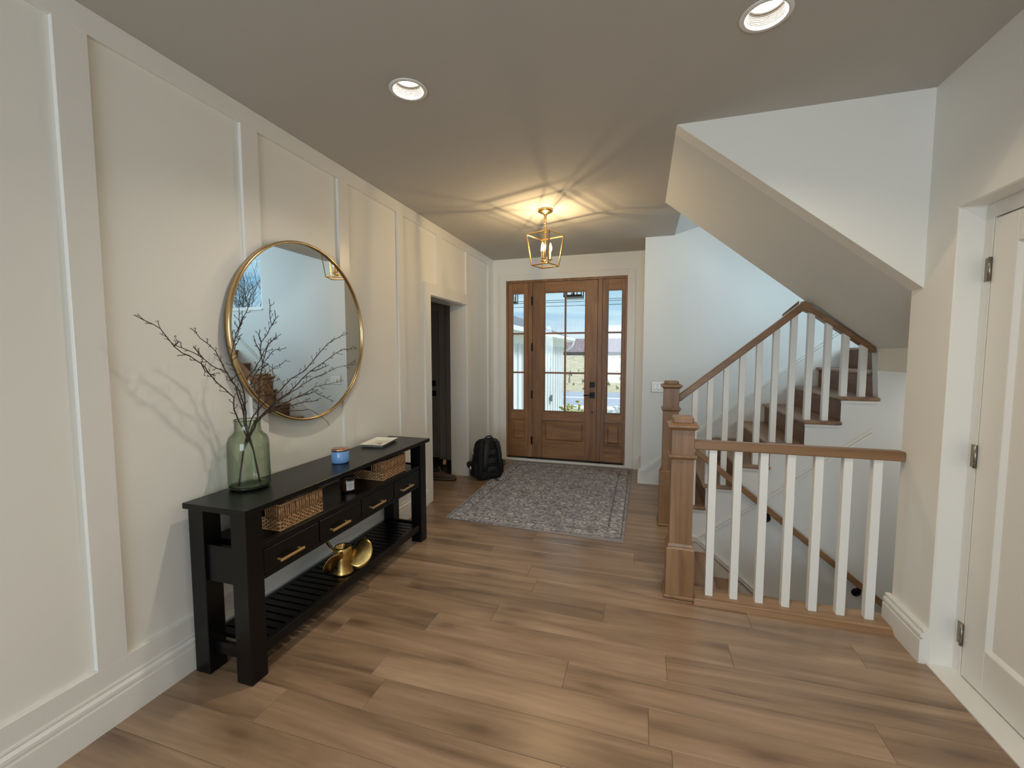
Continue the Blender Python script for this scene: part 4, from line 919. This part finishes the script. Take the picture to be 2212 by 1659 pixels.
pod([(0.10, 0.022, 0.30, 0.02, 0, 0.10), (0.122, 0.036, 0.32, 0.025, 0, 0.105), (0.120, 0.034, 0.385, 0.025, 0, 0.10), (0.09, 0.016, 0.415, 0.012, 0, 0.085)], 'top_pocket', BLACKF)
for sx in (-1, 1):
    pod([(0.018, 0.055, 0.03, 0.015, sx*0.165, 0.02), (0.026, 0.070, 0.05, 0.02, sx*0.170, 0.02), (0.024, 0.072, 0.17, 0.02, sx*0.172, 0.02), (0.014, 0.066, 0.205, 0.012, sx*0.166, 0.02)], 'side_pocket', BLACKF)
    pts = [(sx*0.05, -0.055, 0.455), (sx*0.068, -0.098, 0.44), (sx*0.082, -0.122, 0.38), (sx*0.092, -0.130, 0.29), (sx*0.100, -0.126, 0.20), (sx*0.112, -0.112, 0.12)]
    MB().tube(pts, [0.026, 0.031, 0.033, 0.032, 0.028, 0.018], 10, flat=0.34).build('shoulder_strap', BLACKS, bk, local=True)
    MB().tube([(sx*0.112, -0.112, 0.12), (sx*0.128, -0.102, 0.075), (sx*0.142, -0.085, 0.035)], 0.011, 8, flat=0.3).build('strap_webbing', BLACKS, bk, local=True)
    MB().box(sx*0.112-0.014, sx*0.112+0.014, -0.120, -0.104, 0.105, 0.128).build('buckle', BLACKM, bk, bevel=0.003, local=True)
for z in (0.12, 0.22, 0.32):
    pod([(0.055, 0.012, z-0.035, 0.01, 0, -0.098), (0.060, 0.020, z-0.02, 0.012, 0, -0.098), (0.060, 0.020, z+0.02, 0.012, 0, -0.098), (0.055, 0.012, z+0.035, 0.01, 0, -0.096)], 'back_pad', BLACKS)
MB().tube([(0.046*cos(pi-pi*i/12)*(1.12-0.12*sin(pi*i/12)), -0.02-0.004*sin(pi*i/12), 0.452+0.046*sin(pi*i/12)**0.7) for i in range(13)], 0.009, 8).build('grab_handle', BLACKS, bk, local=True)
MB().tube([(-0.140, -0.085, 0.305), (-0.158, -0.05, 0.295), (-0.160, 0.02, 0.275), (-0.152, 0.08, 0.262), (-0.128, 0.12, 0.255)], 0.007, 6).tube([(-0.130, -0.075, 0.385), (-0.146, -0.04, 0.375), (-0.148, 0.02, 0.365), (-0.140, 0.07, 0.358), (-0.115, 0.105, 0.352)], 0.007, 6).build('compression_strap', BLACKS, bk, local=True)
MB().tube([(0.172+0.034*sin(pi*i/10), -0.055, 0.158-0.038*cos(pi*i/10)) for i in range(11)], 0.005, 6).build('side_loop', BLACKS, bk, local=True)
MB().tube([(0.03, -0.10, 0.012), (0.04, -0.14, 0.012), (0.02, -0.165, 0.006), (0.05, -0.185, 0.005)], 0.009, 6, flat=0.5).build('loose_strap', BLACKS, bk, local=True)
MB().tube([(-0.175, 0.06, 0.17), (-0.180, 0.05, 0.11), (-0.178, 0.02, 0.03)], 0.0028, 6).build('zipper_line', NICKEL, bk, local=True)
MB().blob((-0.198, 0.055, 0.135), (0.012, 0.010, 0.014)).blob((-0.200, 0.048, 0.118), (0.010, 0.009, 0.010)).build('white_key_fob', CERAM, bk, local=True)
MB().blob((-0.195, 0.11, 0.155), (0.026, 0.030, 0.040), 10, 6).build('key_pouch', BLACKS, bk, local=True)
MB().tube([(-0.118, 0.160, 0.252), (-0.136, 0.140, 0.245), (-0.141, 0.10, 0.232)], 0.0028, 6).build('zipper_cord', plain('olive_cord', (120, 108, 66), 0.7), bk, local=True)

def shoe(name, label, loc, rz, upper, sole, tongue):
    r = thing(name, label, 'shoe', loc, 'shoes on the side room floor', rz)
    def sec(x, hw, z0, z1, n=9):
        return [Vector((x, hw*cos(pi*i/(n-1))*(1-0.25*sin(pi*i/(n-1))**2), z0+(z1-z0)*sin(pi*i/(n-1))**0.8)) for i in range(n)]
    P = [(-0.150, 0.018, 0.05), (-0.140, 0.034, 0.105), (-0.11, 0.038, 0.118), (-0.06, 0.040, 0.112), (-0.02, 0.042, 0.105), (0.03, 0.046, 0.082), (0.08, 0.048, 0.066), (0.12, 0.044, 0.056), (0.148, 0.030, 0.046), (0.156, 0.012, 0.034)]
    MB().loft([sec(x, hw, 0.022, z1) for x, hw, z1 in P], closed=True).build('upper', upper, r, local=True)
    out = [(x, hw+0.006) for x, hw, _ in P]
    poly = out + [(x, -h) for x, h in out[::-1]]
    MB().prism(poly, 'z', 0.0, 0.012).build('outsole', RUBBER, r, local=True, bevel=0.002)
    MB().prism(poly, 'z', 0.012, 0.028).build('midsole', sole, r, local=True, bevel=0.003)
    MB().loft([rrect(0.045, 0.024, 0.098, 0.02, -0.085, 0), rrect(0.052, 0.031, 0.118, 0.025, -0.085, 0), rrect(0.050, 0.029, 0.130, 0.025, -0.085, 0)], smooth=True).build('collar', SHOED, r, local=True)
    MB().loft([[Vector((-0.03, y, 0.105)) for y in (-0.02, 0.02)] + [Vector((-0.02, y, 0.100)) for y in (0.02, -0.02)], [Vector((-0.052, y, 0.152)) for y in (-0.018, 0.018)] + [Vector((-0.042, y, 0.156)) for y in (0.018, -0.018)]], smooth=False).build('tongue', tongue, r, local=True, bevel=0.003)
    for i in range(4):
        x = -0.012+0.022*i; z = 0.104-0.009*i-0.003
        MB().tube([(x, -0.026, z-0.012), (x+0.006, 0, z+0.004), (x+0.012, 0.026, z-0.012)], 0.0028, 6).build('lace', SHOED, r, local=True)
    return r
shoe('sneaker', 'brown mesh sneaker with a grey sole just inside the side opening', (-0.21, 4.50, 0.0), radians(12), SHOE, GREYSOLE, SHOE)
shoe('sneaker', 'dark sneaker with a tan tongue behind the brown one', (-0.30, 4.72, 0.012), radians(-70), SHOED, RUBBER, TANL)
tag(B(-1.10, -0.215, 4.62, 5.34, 0.0005, 0.010).build('door_mat', plain('dark_mat_fibre', (30, 27, 25), 0.95, bump=0.5, scale=220), bevel=0.002), 'dark flat door mat on the side room floor', 'mat')

# ================================================================== OUTSIDE
GZ = -1.30
struct(B(-120, 120, 5.82, 22.4, GZ-0.2, GZ-0.02).build('ground', LAWN), 'winter lawn in front of the house')
struct(B(-120, 120, 21.6, 23.0, GZ-0.2, GZ).build('sidewalk', CONC), 'pale pavement strip along the road')
rd = struct(B(-120, 120, 23.0, 31.6, GZ-0.25, GZ-0.03).build('road', ASPH), 'grey asphalt road in front of the house')
B(-120, 120, 27.2, 27.7, GZ-0.03, GZ-0.026).build('lane_line', LINE, rd)
fd = MB()
fd.add([(-150, 31.6, GZ-0.1), (150, 31.6, GZ-0.1), (150, 36, GZ+0.15), (-150, 36, GZ+0.15), (150, 50, 0.35), (-150, 50, 0.35), (150, 66, 1.18), (-150, 66, 1.18), (150, 140, 1.2), (-150, 140, 1.2)], [(0, 1, 2, 3), (3, 2, 4, 5), (5, 4, 6, 7), (7, 6, 8, 9)])
struct(fd.build('field', GRASS), 'rising field of dry grass across the road')
tu = MB(); rnd = random.Random(11)
for i in range(420):
    x, y = rnd.uniform(-22, 12), rnd.uniform(32.5, 62)
    z = GZ+0.02+(y-32)*0.073
    for q in range(3):
        a = rnd.uniform(0, 6.28); h = rnd.uniform(0.15, 0.4)
        tu.add([(x+0.1*cos(a), y+0.1*sin(a), z-0.03), (x-0.1*cos(a), y-0.1*sin(a), z-0.03), (x+rnd.uniform(-.12, .12), y+rnd.uniform(-.12, .12), z+h)], [(0, 1, 2)])
tag(tu.build('grass_tufts', plain('tuft_straw', (158, 142, 112), 0.95, var=0.3, scale=3), kind='stuff'), 'dry grass tufts over the field across the road', 'grass')
# garage wing, board and batten
gb = thing('garage_building', 'white board and batten garage wing left of the front door', 'building', (-3.6, 15, GZ))
GX, GY0, GY1, GE = -1.6, 9.0, 20.2, 2.02
B(-6.0, GX, GY0, GY1, GZ-0.05, GE).build('siding', EXTW, gb)
y = GY0 + 0.2
while y < GY1 - 0.1:
    B(GX, GX+0.055, y, y+0.07, GZ, GE-0.22).build('batten', EXTW, gb); y += 0.53
B(GX, GX+0.04, GY0, GY1, GE-0.26, GE).build('frieze_board', EXTT, gb)
B(GX-0.1, GX+0.42, GY0-0.3, GY1+0.45, GE, GE+0.04).build('eave_soffit', EXTT, gb)
B(GX+0.36, GX+0.50, GY0-0.3, GY1+0.45, GE+0.03, GE+0.17).build('gutter', EXTT, gb, bevel=0.02)
MB().add([(GX+0.44, GY0-0.3, GE+0.16), (GX+0.44, GY1+0.45, GE+0.16), (-3.8, GY1-2.0, GE+1.25), (-3.8, GY0+2.0, GE+1.25), (-6.4, GY1+0.45, GE+0.16), (-6.4, GY0-0.3, GE+0.16),
          (GX+0.44, GY0-0.3, GE+0.04), (GX+0.44, GY1+0.45, GE+0.04), (-6.4, GY1+0.45, GE+0.04), (-6.4, GY0-0.3, GE+0.04)],
         [(0, 1, 2, 3), (1, 4, 2), (4, 5, 3, 2), (5, 0, 3), (0, 6, 7, 1), (1, 7, 8, 4), (4, 8, 9, 5), (5, 9, 6, 0), (6, 9, 8, 7)]).build('roof', ROOF, gb)
MB().tube([(GX+0.43, GY1+0.25, GE+0.05), (GX+0.43, GY1+0.25, GE-0.10), (GX+0.30, GY1+0.25, GE-0.28), (GX+0.06, GY1+0.22, GE-0.42), (GX+0.06, GY1+0.2, GE-0.8), (GX+0.06, GY1+0.2, GZ)], 0.05, 8).build('downspout', EXTT, gb)
MB().tube([(-2.6, GY1-1.2, GE+0.75), (-2.6, GY1-1.2, GE+1.1)], 0.05, 8).build('vent_pipe', BLACKM, gb)
tag(MB().box(-1.540, -1.48, 17.0, 17.15, -0.46, -0.2).build('outlet_box', ROOF, bevel=0.01), 'small grey outlet box on the white siding', 'box')
# porch roof slab, posts out of view carry it
struct(B(-1.2, 1.98, 5.82, 9.3, 2.94, 3.05).build('ceiling_porch', EXTW), 'porch roof over the front door')
for px_ in (-1.15, 1.80): struct(B(px_, px_+0.15, 9.1, 9.25, -0.12, 2.94).build('pillar_porch', EXTW, bevel=0.01), 'white square porch post')
struct(B(-1.3, 2.1, 5.82, 9.4, GZ-0.05, -0.12).build('floor_porch', CONC), 'concrete porch floor')
def lantern(x, y, zb, w, label):
    r = thing('porch_lantern', label, 'lantern', (x, y, 2.94), 'black porch lanterns')
    h = w*1.6
    MB().box(x-w/2, x+w/2, y-w/2, y+w/2, zb, zb+0.035).build('base_plate', BLACKM, r, bevel=0.004)
    for sx in (-1, 1):
        for sy in (-1, 1): MB().box(x+sx*(w/2-0.01)-0.008, x+sx*(w/2-0.01)+0.008, y+sy*(w/2-0.01)-0.008, y+sy*(w/2-0.01)+0.008, zb+0.03, min(zb+h, 2.90)).build('corner_post', BLACKM, r)
    MB().tube([(x, y, zb+0.03), (x, y, 2.9395)], 0.012, 8).build('stem', BLACKM, r)
    for i in range(3): MB().tube([(x+w*0.18*cos(i*2.1), y+w*0.18*sin(i*2.1), zb+0.03), (x+w*0.18*cos(i*2.1), y+w*0.18*sin(i*2.1), zb+0.15)], 0.014, 8).build('candle', CERAM, r)
    MB().frustum((x-w/2, x+w/2, y-w/2, y+w/2, min(zb+h, 2.90)-0.02), (x-0.05, x+0.05, y-0.05, y+0.05, min(zb+h, 2.90)+0.035)).build('roof', BLACKM, r)
    return r
lantern(0.885, 7.2, 2.392, 0.30, 'black porch lantern seen through the upper right door pane')
lantern(-0.70, 9.0, 2.54, 0.17, 'small black porch lantern seen through the left sidelight')
# barn
bn = thing('barn', 'long low barn with a red brown roof beyond the field', 'barn', (-6, 70, 1.15))
B(-45, 2.4, 68, 78, 1.0, 1.75).build('wall', BARNW, bn)
MB().prism([(66.8, 1.7), (73, 3.95), (79, 1.7)], 'x', -45.5, 2.9).build('roof', BARN, bn)
for i in range(60):
    x = -30 + i*0.55
    MB().add([(x, 66.78, 1.74), (x+0.10, 66.78, 1.74), (x+0.10, 72.98, 3.99), (x, 72.98, 3.99)], [(0, 1, 2, 3)]).build('roof_seam', BARNW, bn)
tag(MB().tube([(-1.62, 34.5, GZ+0.0), (-1.6, 34.5, 0.10)], 0.035, 6).build('marker_post', BLACKM), 'thin dark marker post at the field edge beyond the road', 'post')
# power lines
for i, (z, sag) in enumerate(((6.75, 0.35), (6.52, 0.3), (6.12, 0.25))):
    pts = [(-60+6*j, 40, z - sag*(1-((-60+6*j)/60)**2)) for j in range(21)]
    tag(MB().tube(pts, 0.022, 5).build('power_line', BLACKM), ('highest', 'middle', 'lowest')[i] + ' of three black power lines crossing the sky outside the door', 'wire', 'power lines')
# bare trees
def tree(name, label, x, y, z, h, seed, depth=6, spread=0.55, group='bare winter trees outside'):
    rnd = random.Random(seed); r = thing(name, label, 'tree', (x, y, z), group)
    tr, br = MB(), MB()
    def grow(p, d, ln, rad, lv):
        q = p + d*ln
        mid = p.lerp(q, 0.5) + Vector((rnd.uniform(-1, 1), rnd.uniform(-1, 1), 0))*ln*0.06
        (tr if lv < 1 else br).tube([p, mid, q], [rad, rad*0.85, rad*0.7], 5 if lv < 3 else 3, cap=False)
        if lv >= depth: return
        for i in range(2 if rnd.random() < 0.45 else 3):
            s_ = Vector((rnd.uniform(-1, 1), rnd.uniform(-1, 1), rnd.uniform(-0.15, 0.8)))
            grow(q if i < 2 else mid, (d + s_*spread).normalized(), ln*rnd.uniform(0.62, 0.86), rad*0.62, lv+1)
    grow(Vector((x, y, z-0.05)), Vector((0, 0, 1)), h*0.26, h*0.018, 0)
    tr.build('trunk', BARK, r); br.build('branches', BARK, r, kind='stuff')
    return r
tree('bare_tree', 'bare tree seen in the mirror through the landing window', 16.2, 16.6, GZ, 7.6, 4, 7, 0.75)
tree('bare_tree', 'second bare tree beside it in the mirror view of the window', 19.5, 18.5, GZ, 8.5, 9, 7, 0.75)
tree('bare_tree', 'small bare tree above the barn roof seen in the right sidelight', -3.2, 62.0, 1.1, 3.6, 21, 6, 0.6)
def shrub(name, label, x, y, z, rr, hgt, mat, seed, n=150):
    rnd = random.Random(seed); r = thing(name, label, 'shrub', (x, y, z))
    MB().tube([(x, y, z-0.02), (x+0.03, y, z+hgt*0.5)], 0.025, 6).build('stem', BARK, r)
    m = MB()
    for i in range(n):
        a = rnd.uniform(0, 6.28); q = rnd.random()**0.5; zz = rnd.random()
        px, py, pz = x+rr*q*cos(a), y+rr*q*sin(a), z+hgt*(0.15+0.85*zz*(1-0.5*q*q))
        m.blob((px, py, pz), (rnd.uniform(.03, .07), rnd.uniform(.03, .07), rnd.uniform(.02, .05)), 5, 3)
    m.build('foliage', mat, r, kind='stuff')
    return r
shrub('shrub', 'yellow green shrub in the front bed seen low in the right door pane', 0.36, 10.6, GZ, 0.55, 1.66, SHRUB, 3, 420)
shrub('shrub', 'pale dried flower shrub seen low in the right sidelight', 1.56, 10.2, GZ, 0.45, 1.72, SHRUBW, 8, 420)
